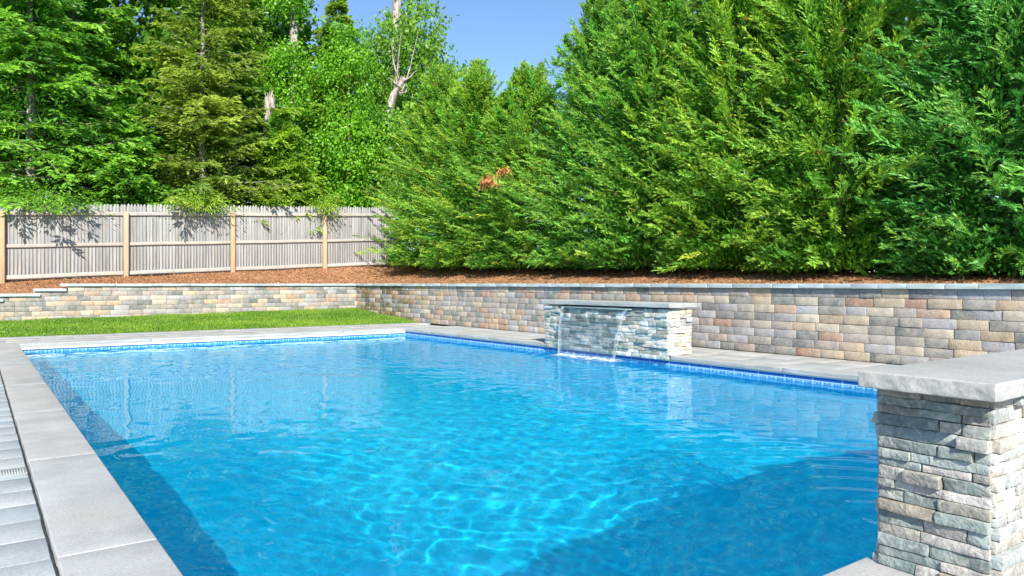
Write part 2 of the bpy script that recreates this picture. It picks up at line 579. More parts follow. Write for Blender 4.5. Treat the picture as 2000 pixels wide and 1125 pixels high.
o = pchild(link('waterline_band', bb.mesh('waterline_band', M['band']))); o.cycles.is_caustics_receiver = True
# white bead track under the coping
for a, b in (((LX0, LY0), (LX0, LY1)), ((LX0, LY1), (LX1, LY1)), ((LX1, LY0), (LX1, LY1)), ((LX0, LY0), (LX1, LY0))):
    L = math.dist(a, b)
    dx, dy = (b[0] - a[0]) / L, (b[1] - a[1]) / L
    inward = {(LX0, LX0): (1, 0), (LX1, LX1): (-1, 0)}.get((a[0], b[0]), (0, -1) if a[1] == LY1 else (0, 1))
    far_ = a[1] == b[1] == LY1; w = 0.024 if far_ else 0.009; hb = 0.026 if far_ else 0.010
    sz = (L - 0.03, w, hb) if dx else (w, L - 0.03, hb)
    V, F = rbox(sz, 0.002)
    o = pchild(link('bead_track', npmesh('bead_track', V, F, M['white'])))
    o.location = ((a[0] + b[0]) / 2 + inward[0] * (w / 2 + 0.001), (a[1] + b[1]) / 2 + inward[1] * (w / 2 + 0.001), -0.073 if far_ else -0.0575)

def coping_piece(x0, x1, y0, y1, rough_edges=True, zt=0.0, th=COPT, seed=0):
    gap = 0.0025
    sz = (x1 - x0 - 2 * gap, y1 - y0 - 2 * gap, th)
    seg = (max(1, int(sz[0] / 0.09)), max(1, int(sz[1] / 0.09)), 2)
    V, F = rbox(sz, 0.006, seg, 2)
    cen = np.array([(x0 + x1) / 2, (y0 + y1) / 2, zt - th / 2])
    side = (np.abs(V[:, 2]) < th / 2 - 0.004)
    n = 0.0035 * fbm((V + cen) * 22, seed, 2)
    out = V.copy(); out[:, 2] = 0
    out[:, 0] = np.where(np.abs(V[:, 0]) > sz[0] / 2 - 0.007, np.sign(V[:, 0]), 0)
    out[:, 1] = np.where(np.abs(V[:, 1]) > sz[1] / 2 - 0.007, np.sign(V[:, 1]), 0)
    V = V + out * (n * side)[:, None]
    return V, F, cen

def add_slab(name, mat, parent, x0, x1, y0, y1, zt, th, tint, seed=0):
    V, F, cen = coping_piece(x0, x1, y0, y1, True, zt, th, seed)
    o = link(name, npmesh(name, V, F, mat))
    o.parent = parent
    o.matrix_parent_inverse = Matrix.Translation(parent.location).inverted()
    o.location = cen
    o.color = (*tint, 1)
    return o

def tint(a=0.07, warm=0.03):
    k = 1 + rnd.uniform(-a, a); w = rnd.uniform(-warm, warm)
    return (k * (1 + w), k, k * (1 - w))

FEAT = (6.815, 7.24, 6.02, 8.40)                      # the waterfall wall beside the deck: x0 x1 y0 y1
cuts_left = [PY0 - COPW, 2.75 - 1.6 + 0.1, 2.75, 4.33, 5.95, 7.6, 9.3, 11.0, PY1 + COPW]
for a, b in zip(cuts_left[1:-1], cuts_left[2:]):
    add_slab('coping_stone', M['bluestone'], pool, PX0 - COPW, PX0, a, b, 0, COPT, tint(), int(a * 10))
xs_far = [PX0, 2.28, 4.1, 5.55, PX1]
for a, b in zip(xs_far[:-1], xs_far[1:]):
    add_slab('coping_stone', M['bluestone'], pool, a, b, PY1, PY1 + COPW, 0, COPT, tint(), int(a * 10) + 3)
add_slab('coping_stone', M['bluestone'], pool, PX1, PX1 + COPW, 11.787, PY1 + COPW, 0, COPT, tint(), 5)
add_slab('coping_stone', M['bluestone'], pool, PX1, PX1 + COPW, 9.91, 11.787, 0, COPT, tint(), 6)
add_slab('coping_stone', M['bluestone'], pool, PX1, PX1 + COPW, FEAT[3] + 0.002, 9.91, 0, COPT, tint(), 7)
add_slab('coping_stone', M['bluestone'], pool, PX1, PX1 + COPW, 4.505, FEAT[2] - 0.002, 0, COPT, tint(), 8)
add_slab('coping_stone', M['bluestone'], pool, PX1, PX1 + COPW, 2.7, 4.505, 0, COPT, tint(), 9)
add_slab('coping_stone', M['bluestone'], pool, PX1, PX1 + COPW, PY0 - COPW, 2.7, 0, COPT, tint(), 10)
PIL = (2.30, 3.86, 0.855, 1.178)                      # the near waterfall wall
add_slab('coping_stone', M['bluestone'], pool, PX0 - COPW, 1.42, PY0 - COPW, PY0, 0, COPT, tint(), 11)
add_slab('coping_stone', M['bluestone'], pool, 1.42, PIL[0] + 0.03, PY0 - COPW, PY0, 0, COPT, tint(), 12)
add_slab('coping_stone', M['bluestone'], pool, PIL[1] + 0.05, PX1, PY0 - COPW, PY0, 0, COPT, tint(), 13)

# ------------------------------------------------------------------ water surface with real waves
wx = np.linspace(LX0, LX1, 260); wy = np.linspace(LY0, LY1, 470)
X, Y = np.meshgrid(wx, wy)
g_ = np.random.default_rng(11)
Z = np.zeros_like(X)
for k in range(90):
    lam = math.exp(g_.uniform(math.log(0.12), math.log(0.8)))
    th = g_.uniform(0, 2 * math.pi)
    kk = 2 * math.pi / lam
    Z += 0.00036 * lam ** 0.9 * np.sin(kk * (X * math.cos(th) + Y * math.sin(th)) + g_.uniform(0, 6.28) + 0.6 * np.sin(0.9 * X + k) + 0.5 * np.sin(0.7 * Y + 2 * k))
env = 0.75 + 0.35 * np.sin(X * 0.8 + 1.0) * np.sin(Y * 0.55 + 0.4)
Z *= env
# rings running out from the foot of the falling water
for sx, sy, a in ((6.63, 7.0, 0.0030), (6.63, 7.5, 0.0025), (3.2, 1.45, 0.0035)):
    rr = np.hypot(X - sx, Y - sy)
    Z += a * np.exp(-rr / 0.7) * np.sin(rr * 2 * math.pi / 0.22 + 1.5 * np.sin(3 * np.arctan2(Y - sy, X - sx)))
V = np.stack([X, Y, Z + WATER], -1).reshape(-1, 3)
idx = np.arange(V.shape[0]).reshape(len(wy), len(wx))
F = np.stack([idx[:-1, :-1], idx[:-1, 1:], idx[1:, 1:], idx[1:, :-1]], -1).reshape(-1, 4)
water = tag(link('pool_water', npmesh('pool_water', V, F, M['water'], True)), kind='structure')
water.cycles.is_caustics_caster = True

# ------------------------------------------------------------------ patio slabs and pavers
patio = empty('patio', (0, 0, -0.03)); tag(patio, kind='structure')
bedm = MB()
def bq(x0, x1, y0, y1, z=-0.035): bedm.add([(x0, y0, z), (x1, y0, z), (x1, y1, z), (x0, y1, z)], [(0, 1, 2, 3)])
bq(-4, PX0 - 0.05, -3, 13.0); bq(-4, WX + 0.05, 12.85, GY); bq(PX1 + 0.1, WX + 0.05, -3, 12.85); bq(PX0 - 0.05, PX1 + 0.1, -3, PY0 - 0.1)
o = link('sand_bed', bedm.mesh('sand_bed', M['bed'])); o.parent = patio; o.matrix_parent_inverse = Matrix.Translation(patio.location).inverted()
def sized(name, lx, ly, th, r, mat, k):
    V, F = rbox((lx, ly, th), r, (3, 2, 1), 1)
    V[:, 2] += np.where(V[:, 2] > 0, 0.0006 * vnoise(V * 7 + k * 5.3, k), 0)
    V[:, :2] += 0.003 * np.stack([vnoise(V * 22 + k, k), vnoise(V * 22 + 9 + k, k)], -1)
    return npmesh(name, V, F, mat)
pav_len = [0.20, 0.30, 0.40, 0.50]
pav = {(l, k): sized('paver', l - 0.004, 0.245 - 0.004, 0.05, 0.003, M['paver'], k) for l in pav_len for k in range(2)}
def put(name, me, parent, loc, tn, rz=0):
    o = link(name, me)
    o.parent = parent
    o.matrix_parent_inverse = Matrix.Translation(parent.location).inverted()
    o.location = loc
    o.rotation_euler = (0, 0, rz)
    o.color = (*tn, 1)
    return o
GRATE = (-0.11, 0.185, 4.09, 4.21)
y = 1.3; row = 0
while y < 12.4:
    x = PX0 - COPW - 0.010
    while x > -0.75:
        l = rnd.choice(pav_len)
        yc = y + 0.1225
        put('paver', pav[(l, rnd.randrange(2))], patio, (x - l / 2, yc, -0.031 + rnd.uniform(-0.0006, 0.0006)), tint(0.09, 0.03), rnd.choice((0, math.pi)))
        x -= l
    y += 0.245; row += 1
slabs = [sized('patio_slab', lx - 0.006, ly - 0.006, 0.04, 0.003, M['patio_slab'], k) for k, (lx, ly) in enumerate(((0.6, 0.4925), (0.9, 0.4925), (0.45, 0.4925)))]
lens = (0.6, 0.9, 0.45)
y = PY1 + COPW + 0.003
for r_ in range(3):
    x = -3.2 - rnd.random() * 0.5
    while x < WX - 0.12:
        k = rnd.randrange(3)
        if x + lens[k] > WX - 0.005: k = 2
        if x + lens[k] <= WX + 0.02:
            put('patio_slab', slabs[k], patio, (x + lens[k] / 2, y + 0.246, -0.0215 + rnd.uniform(-0.001, 0.001)), tint(0.06, 0.025))
        x += lens[k]
    y += 0.4925
for c_ in range(2):
    xx = PX1 + COPW + 0.003 + 0.4925 * c_
    y = -0.6 - 0.3 * c_
    while y < PY1 + COPW:
        k = rnd.randrange(3)
        yy = y + lens[k] / 2
        if y + lens[k] > PY1 + COPW: break
        if not (FEAT[2] - lens[k] / 2 < yy < FEAT[3] + lens[k] / 2 and xx < FEAT[1] - 0.3):
            put('patio_slab', slabs[k], patio, (xx + 0.246, yy, -0.0215 + rnd.uniform(-0.001, 0.001)), tint(0.06, 0.025), math.pi / 2)
        y += lens[k]

# drain grate let into the pavers
gr = empty('drain_grate', (0.05, 4.15, -0.006))
tag(gr, 'small grey slotted drain grate let into the pavers at the left edge', 'grate')
V, F = rbox((0.30, 0.13, 0.008), 0.002)
o = link('frame', npmesh('frame', V, F, M['metal']), gr); o.location = (0, 0, -0.003)
V, F = rbox((0.005, 0.10, 0.006), 0.001)
me = npmesh('slat', V, F, simple('grate_slat', (0.40, 0.42, 0.43), 0.5))
for k in range(26):
    o = link('slat', me, gr); o.location = (-0.135 + k * 0.0108, 0, 0.0035)

# ------------------------------------------------------------------ retaining walls of tumbled blocks
PAL = [(0.235, 0.245, 0.235), (0.27, 0.28, 0.265), (0.37, 0.365, 0.37), (0.43, 0.425, 0.435), (0.47, 0.465, 0.48),
       (0.53, 0.41, 0.28), (0.57, 0.46, 0.33), (0.52, 0.36, 0.26), (0.48, 0.30, 0.215), (0.42, 0.355, 0.32), (0.46, 0.395, 0.35),
       (0.32, 0.30, 0.265), (0.58, 0.51, 0.40), (0.20, 0.21, 0.205), (0.41, 0.375, 0.325)]
PW_DECK = [4, 4, 4, 4, 2.5, 3.5, 4, 3.5, 3, 4, 4.5, 4, 3.5, 1.5, 4]
PW_LAWN = [5, 5, 5, 5, 3, 3, 3.5, 2, 1, 3, 3, 4, 3.5, 5, 2]
CH = 0.1025
BL = (0.24, 0.30, 0.335)
def brick_mesh(L, k):
    V, F = rbox((L - 0.0025, 0.14, CH - 0.002), 0.0045, (3, 1, 1), 1)
    n = np.stack([vnoise(V * 14 + k * 7.7, 3), vnoise(V * 14 + k * 3.1, 4), vnoise(V * 14 + k * 5.9, 5)], -1)
    V = V + n * np.array([0.0022, 0.0035, 0.0018])
    return npmesh('brick', V, F, M['brick'])
bricks = {(l, k): brick_mesh(l, k) for l in BL for k in range(4)}
PH = R(35.896)
def screen(p):
    Z = p[0] * math.sin(PH) + p[1] * math.cos(PH)
    Xc = p[0] * math.cos(PH) - p[1] * math.sin(PH)
    return 985.64 + 1429.4 * Xc / max(Z, 0.1), 553.92 + 1429.4 * (CAM_H - p[2]) / max(Z, 0.1), Z

def build_wall(label, along, start, end, face, pal_w, top_of, cap_len, wet=None, base_of=None):
    """along 'x' or 'y'; face = coordinate of the visible face"""
    if along == 'x': root = empty('retaining_wall', ((start + end) / 2, face + 0.07, 0))
    else: root = empty('retaining_wall', (face + 0.07, (start + end) / 2, 0))
    tag(root, label, 'wall', 'block retaining walls')
    jobs = []
    for c in range(8):
        z = CH * (c + 0.5)
        s = start + (0.0 if c % 2 else -0.15) + rnd.uniform(-0.03, 0.03)
        while s < end:
            l = rnd.choice((0.24, 0.30, 0.30, 0.30, 0.335))
            m = s + l / 2
            if s + l > end + 0.02: l = 0.24; m = s + 0.12
            if s + l > end + 0.21: break
            if z + CH / 2 <= top_of(m) + 0.01 and (base_of is None or z + CH / 2 > base_of(m) - 0.03):
                jobs.append((m, z, l))
            s += l
    out = []
    for m, z, l in jobs:
        p = (m, face, z) if along == 'x' else (face, m, z)
        sx, sy, Z = screen(p)
        vis = -20 < sx < 2020 and Z > 0.5
        if along == 'y' and 1070 < sx < 1350 and sy > 600: vis = False
        out.append((1 / Z if vis else 0, m, z, l, p))
    out.sort(reverse=True)
    rest = MB(); rest_c = []
    for q, (sc, m, z, l, p) in enumerate(out):
        col = rnd.choices(PAL, pal_w)[0]
        if wet and wet(m) and rnd.random() < 0.55: col = rnd.choice([(0.17, 0.14, 0.08), (0.13, 0.13, 0.11), (0.22, 0.16, 0.08), (0.3, 0.2, 0.1)])
        kx = 0.86 * (1 + rnd.uniform(-0.12, 0.12))
        col = tuple(kx * v for v in col)
        loc = Vector((p[0], p[1] + 0.07 + rnd.uniform(-0.004, 0.006), z)) if along == 'x' else Vector((p[0] + 0.07 + rnd.uniform(-0.004, 0.006), p[1], z))
        me = bricks[(l, rnd.randrange(4))]
        rz = (0 if along == 'x' else -math.pi / 2)
        if q < 300 and sc > 0:
            put('brick', me, root, loc, col, rz)
        else:
            V = np.empty(len(me.vertices) * 3); me.vertices.foreach_get('co', V); V = V.reshape(-1, 3)
            Fc = np.array([list(pl.vertices) for pl in me.polygons])
            if rz: V = np.stack([V[:, 1], -V[:, 0], V[:, 2]], -1)
            rest.add(V + np.array(loc), Fc); rest_c.append(np.repeat([col], len(V), 0))
    if rest.n:
        o = link('far_bricks', npmesh('far_bricks', np.concatenate(rest.V), np.concatenate(rest.F), M['brick_v'], False, np.concatenate(rest_c))); o.parent = root
        o.matrix_parent_inverse = Matrix.Translation(root.location).inverted(); o['kind'] = 'stuff'; o.color = (0.42, 0.4, 0.37, 1)
    # backing behind the blocks
    return root

def wall_caps(root, along, start, end, face, zt, lens_, seed, th=0.058, ov=0.045, dep=0.30):
    s = start; k = seed
    while s < end - 0.05:
        l = rnd.uniform(*lens_)
        if end - s - l < lens_[0] * 0.5: l = end - s
        kk = rnd.uniform(-0.12, 0.12)
        tn = ((1 + kk) * rnd.uniform(0.94, 1.0), 1 + kk, (1 + kk) * rnd.uniform(0.98, 1.06))
        if along == 'x': add_slab('cap_stone', M['capstone'], root, s, s + l, face - ov, face + dep, zt, th, tn, k)
        else: add_slab('cap_stone', M['capstone'], root, face - ov, face + dep, s, s + l, zt, th, tn, k)
        s += l; k += 1

def top_lawn(m):
    return 0.82 if m > 1.5 else (0.7175 if m > 1.02 else (0.615 if m > 0.41 else 0.5125))
w1 = build_wall('long tumbled block retaining wall running behind the pool deck under the cypresses', 'y', 0.6, WY + 0.02, WX, PW_DECK, lambda m: 0.82, None, wet=lambda m: 15.0 < m < 17.6,
                base_of=lambda m: float(lawn_z(8.1, m)) if m > GY else 0)
wall_caps(w1, 'y', 0.6, WY - 0.05, WX, 0.880, (0.27, 0.42), 100)
w2 = build_wall('block retaining wall behind the lawn with its cap stepping down at the left', 'x', -2.4, WX, WY, PW_LAWN, top_lawn, None, base_of=lambda m: float(lawn_z(m, WY)))
wall_caps(w2, 'x', 1.46, WX + 0.3, WY, 0.880, (0.7, 1.15), 200)
wall_caps(w2, 'x', 0.98, 1.56, WY, 0.7755, (0.9, 1.0), 230)
wall_caps(w2, 'x', 0.37, 1.10, WY, 0.673, (0.9, 1.0), 240)
wall_caps(w2, 'x', -2.4, 0.47, WY, 0.5705, (0.7, 1.1), 250)
# solid fill behind the blocks so that no light leaks through the joints
for root, sz, loc in ((w1, (0.12, WY - 0.7, 0.80), (WX + 0.20, (WY + 0.6) / 2, 0.40)), (w2, (WX - 1.6, 0.12, 0.80), ((WX + 1.6) / 2, WY + 0.20, 0.40)),
                      (w2, (4.0, 0.12, 0.48), (-0.42, WY + 0.20, 0.24)), (w2, (0.44, 0.12, 0.69), (1.30, WY + 0.20, 0.345)), (w2, (0.6, 0.12, 0.58), (0.75, WY + 0.205, 0.29))):
    V, F = rbox(sz, 0.0)
    o = link('backing', npmesh('backing', V, F, M['core'])); o.parent = root
    o.matrix_parent_inverse = Matrix.Translation(root.location).inverted(); o.location = loc

# ------------------------------------------------------------------ stacked-stone waterfall walls
LPAL_NEAR = [(0.27, 0.33, 0.32), (0.34, 0.40, 0.39), (0.22, 0.28, 0.27), (0.50, 0.475, 0.445), (0.56, 0.535, 0.505), (0.42, 0.41, 0.385), (0.38, 0.37, 0.325), (0.44, 0.47, 0.45), (0.30, 0.36, 0.34), (0.40, 0.36, 0.29)]
LPAL_FAR = [(0.70, 0.68, 0.60), (0.76, 0.74, 0.68), (0.60, 0.63, 0.58), (0.48, 0.54, 0.49), (0.30, 0.36, 0.32), (0.68, 0.61, 0.49), (0.56, 0.55, 0.49), (0.78, 0.78, 0.74), (0.36, 0.35, 0.30), (0.26, 0.33, 0.29), (0.66, 0.68, 0.64)]
def split_stone(L, H, D, seed, res):
    """a split-faced strip: face towards -y, origin at the middle of its back"""
    seg = (max(2, int(L / res)), 1, max(2, int(H / res)))
    V, F = rbox((L, D, H), 0.0018, seg, 1)
    front = V[:, 1] < -D / 2 + 0.0022
    P = V + np.array([seed * 3.17, seed * 1.3, seed * 0.7])
    big = fbm(P * np.array([13, 13, 34]), seed, 3)
    tiltx = math.sin(seed * 12.9) * 0.22; tiltz = math.sin(seed * 7.3) * 0.25
    amp = min(0.0055, H * 0.14)
    d = amp * big + V[:, 0] / L * tiltx * 0.012 + V[:, 2] / H * tiltz * 0.010
    V[:, 1] += np.where(front, d, 0)
    V[:, 2] += 0.0025 * vnoise(P * 22, seed + 4) * np.where(np.abs(V[:, 0]) < L / 2 - 0.004, 1, 0.4)
    V[:, 0] += np.where(np.abs(V[:, 0]) > L / 2 - 0.004, 0.0035 * vnoise(P * 30, seed + 9), 0)
    V[:, 1] -= D / 2
    return V, F

def veneer(root, origin, axis, length, z0, z1, hrange, lrange, pal, dep, res, seed, as_parts=True, skip=None):
    """courses of strip stones on one face; axis: unit vector along the face, outward = axis rotated by -90 deg"""
    ax = Vector(axis); ang = math.atan2(ax.y, ax.x)
    z = z0; k = seed; joined = MB()
    rr = random.Random(seed)
    while z < z1 - 0.012:
        H = rr.uniform(*hrange)
        if z1 - z - H < hrange[0] * 0.6: H = z1 - z
        s = -rr.uniform(0, 0.006)
        while s < length - 0.004:
            L = rr.uniform(*lrange)
            if length - s - L < lrange[0] * 0.7: L = length - s
            D = dep + rr.choice((0, 0, 0.003, 0.006, 0.012, 0.022)) * (1 if dep < 0.06 else 1)
            k += 1
            V, F = split_stone(L - 0.002, H - 0.002, D, k % 997, res)
            c = Vector(origin) + ax * (s + L / 2); c.z = z + H / 2
            col = rr.choice(pal); kx = 0.88 * (1 + rr.uniform(-0.16, 0.14))
            if as_parts:
                o = put('stone', npmesh('stone', V, F, M['ledger']), root, c, tuple(kx * v for v in col), ang)
            else:
                rot = np.array(Matrix.Rotation(ang, 3, 'Z'))
                joined.add(V @ rot.T + np.array(c), F)
            s += L
        z += H
    if not as_parts:
        o = link('unseen_stones', joined.mesh('unseen_stones', M['ledger'])); o.parent = root
        o.matrix_parent_inverse = Matrix.Translation(root.location).inverted(); o['kind'] = 'stuff'; o.color = (0.5, 0.5, 0.47, 1)

def chisel_cap(name, root, x0, x1, y0, y1, zt, th, amp, res, mat, seed):
    sz = (x1 - x0, y1 - y0, th)
    V, F = rbox(sz, 0.004, (max(2, int(sz[0] / res)), max(2, int(sz[1] / res)), max(3, int(th / res))), 2)
    cen = np.array([(x0 + x1) / 2, (y0 + y1) / 2, zt - th / 2])
    P = (V + cen)
    n = fbm(P * np.array([34, 34, 60]), seed, 3)
    out = np.zeros_like(V)
    edge = 0.012
    out[:, 0] = np.where(np.abs(V[:, 0]) > sz[0] / 2 - edge * 0.5, np.sign(V[:, 0]), 0)
    out[:, 1] = np.where(np.abs(V[:, 1]) > sz[1] / 2 - edge * 0.5, np.sign(V[:, 1]), 0)
    prof = 0.35 + 0.65 * (1 - (2 * V[:, 2] / th + 0.25) ** 2)
    V = V + out * (amp * n * np.where(V[:, 2] > th / 2 - 0.006, 0.3, 1.0) + 0.25 * amp * prof - 0.3 * amp)[:, None]
    V[:, 2] += np.where(V[:, 2] < -th / 2 + 0.006, 0.3 * amp * vnoise(P * 25, seed + 3), 0)
    o = link(name, npmesh(name, V, F, mat)); o.parent = root
    o.matrix_parent_inverse = Matrix.Translation(root.location).inverted(); o.location = cen; o.color = (1, 1, 1, 1)
    return o

def core_box(root, x0, x1, y0, y1, z0, z1):
    V, F = rbox((x1 - x0, y1 - y0, z1 - z0), 0)
    o = link('core', npmesh('core', V, F, M['core'])); o.parent = root
    o.matrix_parent_inverse = Matrix.Translation(root.location).inverted(); o.location = ((x0 + x1) / 2, (y0 + y1) / 2, (z0 + z1) / 2)

# the one across the pool
fx0, fx1, fy0, fy1 = FEAT
ft = empty('waterfall_wall', ((fx0 + fx1) / 2, (fy0 + fy1) / 2, 0))
tag(ft, 'low pale stacked stone wall with bluestone top spilling water, at the far pool edge', 'fountain')
core_box(ft, fx0 + 0.03, fx1 - 0.03, fy0 + 0.03, fy1 - 0.03, -0.055, 0.565)
# stones: pool face (looks to -x): axis so that outward is -x -> axis = -y
veneer(ft, (fx0 + 0.03, fy1 - 0.01, 0), (0, -1, 0), fy1 - fy0 - 0.02, -0.050, 0.566, (0.038, 0.056), (0.09, 0.26), LPAL_FAR, 0.03, 0.03, 300)
veneer(ft, (fx0 + 0.012, fy0 + 0.03, 0), (1, 0, 0), fx1 - fx0 - 0.02, 0.002, 0.566, (0.038, 0.056), (0.08, 0.22), [(0.68, 0.66, 0.58), (0.72, 0.70, 0.62), (0.62, 0.60, 0.55), (0.48, 0.50, 0.48), (0.66, 0.60, 0.48)], 0.03, 0.03, 900)
veneer(ft, (fx1 - 0.012, fy1 - 0.03, 0), (-1, 0, 0), fx1 - fx0 - 0.02, 0.002, 0.566, (0.045, 0.06), (0.12, 0.25), LPAL_FAR, 0.03, 0.05, 1400, as_parts=False)
chisel_cap('cap', ft, fx0 - 0.045, fx1 + 0.045, fy0 - 0.05, fy1 + 0.04, 0.642, 0.058, 0.004, 0.04, M['bluestone'], 31)
SPY0, SPY1 = 6.62, 7.98                              # slot
V, F = rbox((0.07, SPY1 - SPY0, 0.012), 0.003)
o = link('spill_lip', npmesh('spill_lip', V, F, simple('spill_lip', (0.30, 0.42, 0.44), 0.25, 0.5))); o.parent = ft
o.matrix_parent_inverse = Matrix.Translation(ft.location).inverted(); o.location = (fx0 - 0.015, (SPY0 + SPY1) / 2, 0.548)

# the near one at the right
px0, px1, py0, py1 = PIL
pt = empty('waterfall_wall', ((px0 + px1) / 2, (py0 + py1) / 2, 0))
tag(pt, 'grey green stacked stone pier with thick chiselled slab, close at the right', 'pier')
core_box(pt, px0 + 0.03, px1 - 0.03, py0 + 0.03, py1 - 0.03, -0.1, 0.55)
veneer(pt, (px0 + 0.03, py1 - 0.006, 0), (0, -1, 0), py1 - py0 - 0.012, 0.001, 0.553, (0.025, 0.042), (0.05, 0.19), LPAL_NEAR, 0.03, 0.011, 2000)
veneer(pt, (px0 + 0.008, py0 + 0.03, 0), (1, 0, 0), 0.62, 0.001, 0.553, (0.028, 0.044), (0.06, 0.19), [(0.60, 0.58, 0.54), (0.66, 0.63, 0.58), (0.48, 0.52, 0.50), (0.55, 0.52, 0.46), (0.42, 0.46, 0.45)], 0.03, 0.014, 2600)
veneer(pt, (px0 + 0.63, py0 + 0.03, 0), (1, 0, 0), px1 - px0 - 0.64, 0.001, 0.553, (0.035, 0.05), (0.1, 0.25), LPAL_NEAR, 0.03, 0.04, 3100, as_parts=False)
veneer(pt, (px1 - 0.008, py1 - 0.03, 0), (-1, 0, 0), px1 - px0 - 0.016, -0.05, 0.553, (0.035, 0.05), (0.1, 0.25), LPAL_NEAR, 0.03, 0.04, 3600, as_parts=False)
chisel_cap('cap', pt, 2.196, px1 + 0.08, 0.808, 1.186, 0.613, 0.050, 0.0030, 0.008, M['bluestone'], 47)

# ------------------------------------------------------------------ falling water sheet and foam
ns_, nt_ = 40, 24
V, C_ = [], []
for j in range(nt_):
    tt = j / (nt_ - 1)
    for i in range(ns_):
        s_ = i / (ns_ - 1)
        fall = 0.55 - WATER
        z = 0.552 - fall * tt ** 1.6
        drop = 0.552 - z
        x = fx0 - 0.05 - 0.155 * math.sqrt(drop / fall)
        pinch = 0.16 * tt
        yy = SPY0 + 0.03 + (SPY1 - SPY0 - 0.06) * s_
        yc = (SPY0 + SPY1) / 2
        yy = yc + (yy - yc) * (1 - pinch)
        yy += 0.012 * math.sin(tt * 7 + s_ * 3) * (1 if i in (0, ns_ - 1) else 0.3)
        x += 0.006 * math.sin(s_ * 40 + tt * 9)
        V.append((x, yy, z))
        e = min(s_, 1 - s_)
        C_.append(0.30 if e < 0.03 else 0.01 + 0.05 * tt)
idx = np.arange(ns_ * nt_).reshape(nt_, ns_)
F = np.stack([idx[:-1, :-1], idx[:-1, 1:], idx[1:, 1:], idx[1:, :-1]], -1).reshape(-1, 4)
V = np.array(V); C_ = np.repeat(np.array(C_)[:, None], 3, 1)
wf = empty('waterfall', (6.65, (SPY0 + SPY1) / 2, WATER))
tag(wf, 'thin clear sheet of water falling from the far stone wall into the pool', 'waterfall')
o = link('sheet', npmesh('sheet', V, F, M['fall'], True, C_)); o.parent = wf; o.matrix_parent_inverse = Matrix.Translation(wf.location).inverted()
for col_i in (0, ns_ - 1):                           # the two gathered rope-like edges
    pts = V[col_i::ns_]
    rad = np.linspace(0.005, 0.010, len(pts)) * (1 + 0.25 * np.sin(np.arange(len(pts)) * 1.3))
    TV, TF = tube(pts, rad, 8)
    o = link('edge_stream', npmesh('edge_stream', TV, TF, M['fall'], True, np.full((len(TV), 3), 0.16))); o.parent = wf; o.matrix_parent_inverse = Matrix.Translation(wf.location).inverted()
# foam patch: a bumpy strip on the water along the landing line
yl0 = V[(nt_ - 1) * ns_][1] - 0.10; yl1 = V[-1][1] + 0.10
fxs = np.linspace(6.22, 6.80, 36); fys = np.linspace(yl0 - 0.15, yl1 + 0.15, 90)
X, Y = np.meshgrid(fxs, fys)
P = np.stack([X * 16, Y * 16, X * 0], -1).reshape(-1, 3)
lx = 6.63 + 0.0 * Y
fac = np.exp(-((X - lx) / 0.15) ** 2) * np.clip((Y - yl0) / 0.15, 0, 1) * np.clip((yl1 - Y) / 0.15, 0, 1)
fac = np.clip(fac * 0.85, 0, 0.7)
Zf = WATER + 0.012 + 0.028 * fac * (1 + fbm(P, 5, 2).reshape(X.shape))
V = np.stack([X, Y, Zf], -1).reshape(-1, 3)
idx = np.arange(V.shape[0]).reshape(len(fys), len(fxs))
F = np.stack([idx[:-1, :-1], idx[:-1, 1:], idx[1:, 1:], idx[1:, :-1]], -1).reshape(-1, 4)
o = link('foam', npmesh('foam', V, F, M['foam'], True, np.repeat(fac.reshape(-1, 1), 3, 1))); o.parent = wf; o.matrix_parent_inverse = Matrix.Translation(wf.location).inverted()

# ------------------------------------------------------------------ picket fence
def ftop(x): return 2.68 + 0.0505 * (x - 0.5)
fence = empty('fence', (4.3, FY, 1.0))
tag(fence, 'weathered stockade picket fence with tan posts behind the mulch bed', 'fence')
def fput(name, me, loc, tn=(1, 1, 1), rot=(0, 0, 0)):
    o = link(name, me); o.parent = fence
    o.matrix_parent_inverse = Matrix.Translation(fence.location).inverted()
    o.location = loc; o.rotation_euler = rot; o.color = (*tn, 1)
    return o
def picket_mesh(w, h, k, blunt=False):
    # front outline, rounded point
    if blunt: prof = [(-w / 2, 0), (w / 2, 0), (w / 2, h - 0.2), (-w / 2, h - 0.2)]
    else: prof = [(-w / 2, 0), (w / 2, 0), (w / 2, h - 0.085), (w * 0.38, h - 0.045), (w * 0.20, h - 0.011), (0, h), (-w * 0.20, h - 0.011), (-w * 0.38, h - 0.045), (-w / 2, h - 0.085)]
    d = 0.018; n = len(prof)
    # half-round face: middle column proud
    V = [(x, -d / 2, z) for x, z in prof] + [(x, d / 2, z) for x, z in prof]
    V += [(0, -d / 2 - 0.0010, 0), (0, -d / 2 - 0.0010, max(z for _, z in prof) - 0.05)]
    a, b = 2 * n, 2 * n + 1
    F3, F4 = [], []
    # front: fan from the ridge
    F4.append((0, a, b, n - 1)); F4.append((a, 1, 2, b))
    for i in range(2, n - 1): F3.append((b, i, i + 1))
    for i in range(n):
        j = (i + 1) % n
        F4.append((i, i + n, j + n, j))
    for i in range(1, n - 1): F3.append((n, n + i + 1, n + i))
    return npmesh('picket', np.array(V), [np.array(F3), np.array(F4)], M['picket'])
PKW = 0.0742
pks = [picket_mesh(PKW + 0.0012 - 0.0004 * k, 1.76 + 0.006 * k, k) for k in range(3)]
pk_short = picket_mesh(PKW - 0.003, 1.76, 0, True)
posts_x = [-2.03, 0.488, 2.99, 5.53, 8.08, 10.6]
x = posts_x[0] + 0.04; i = 0
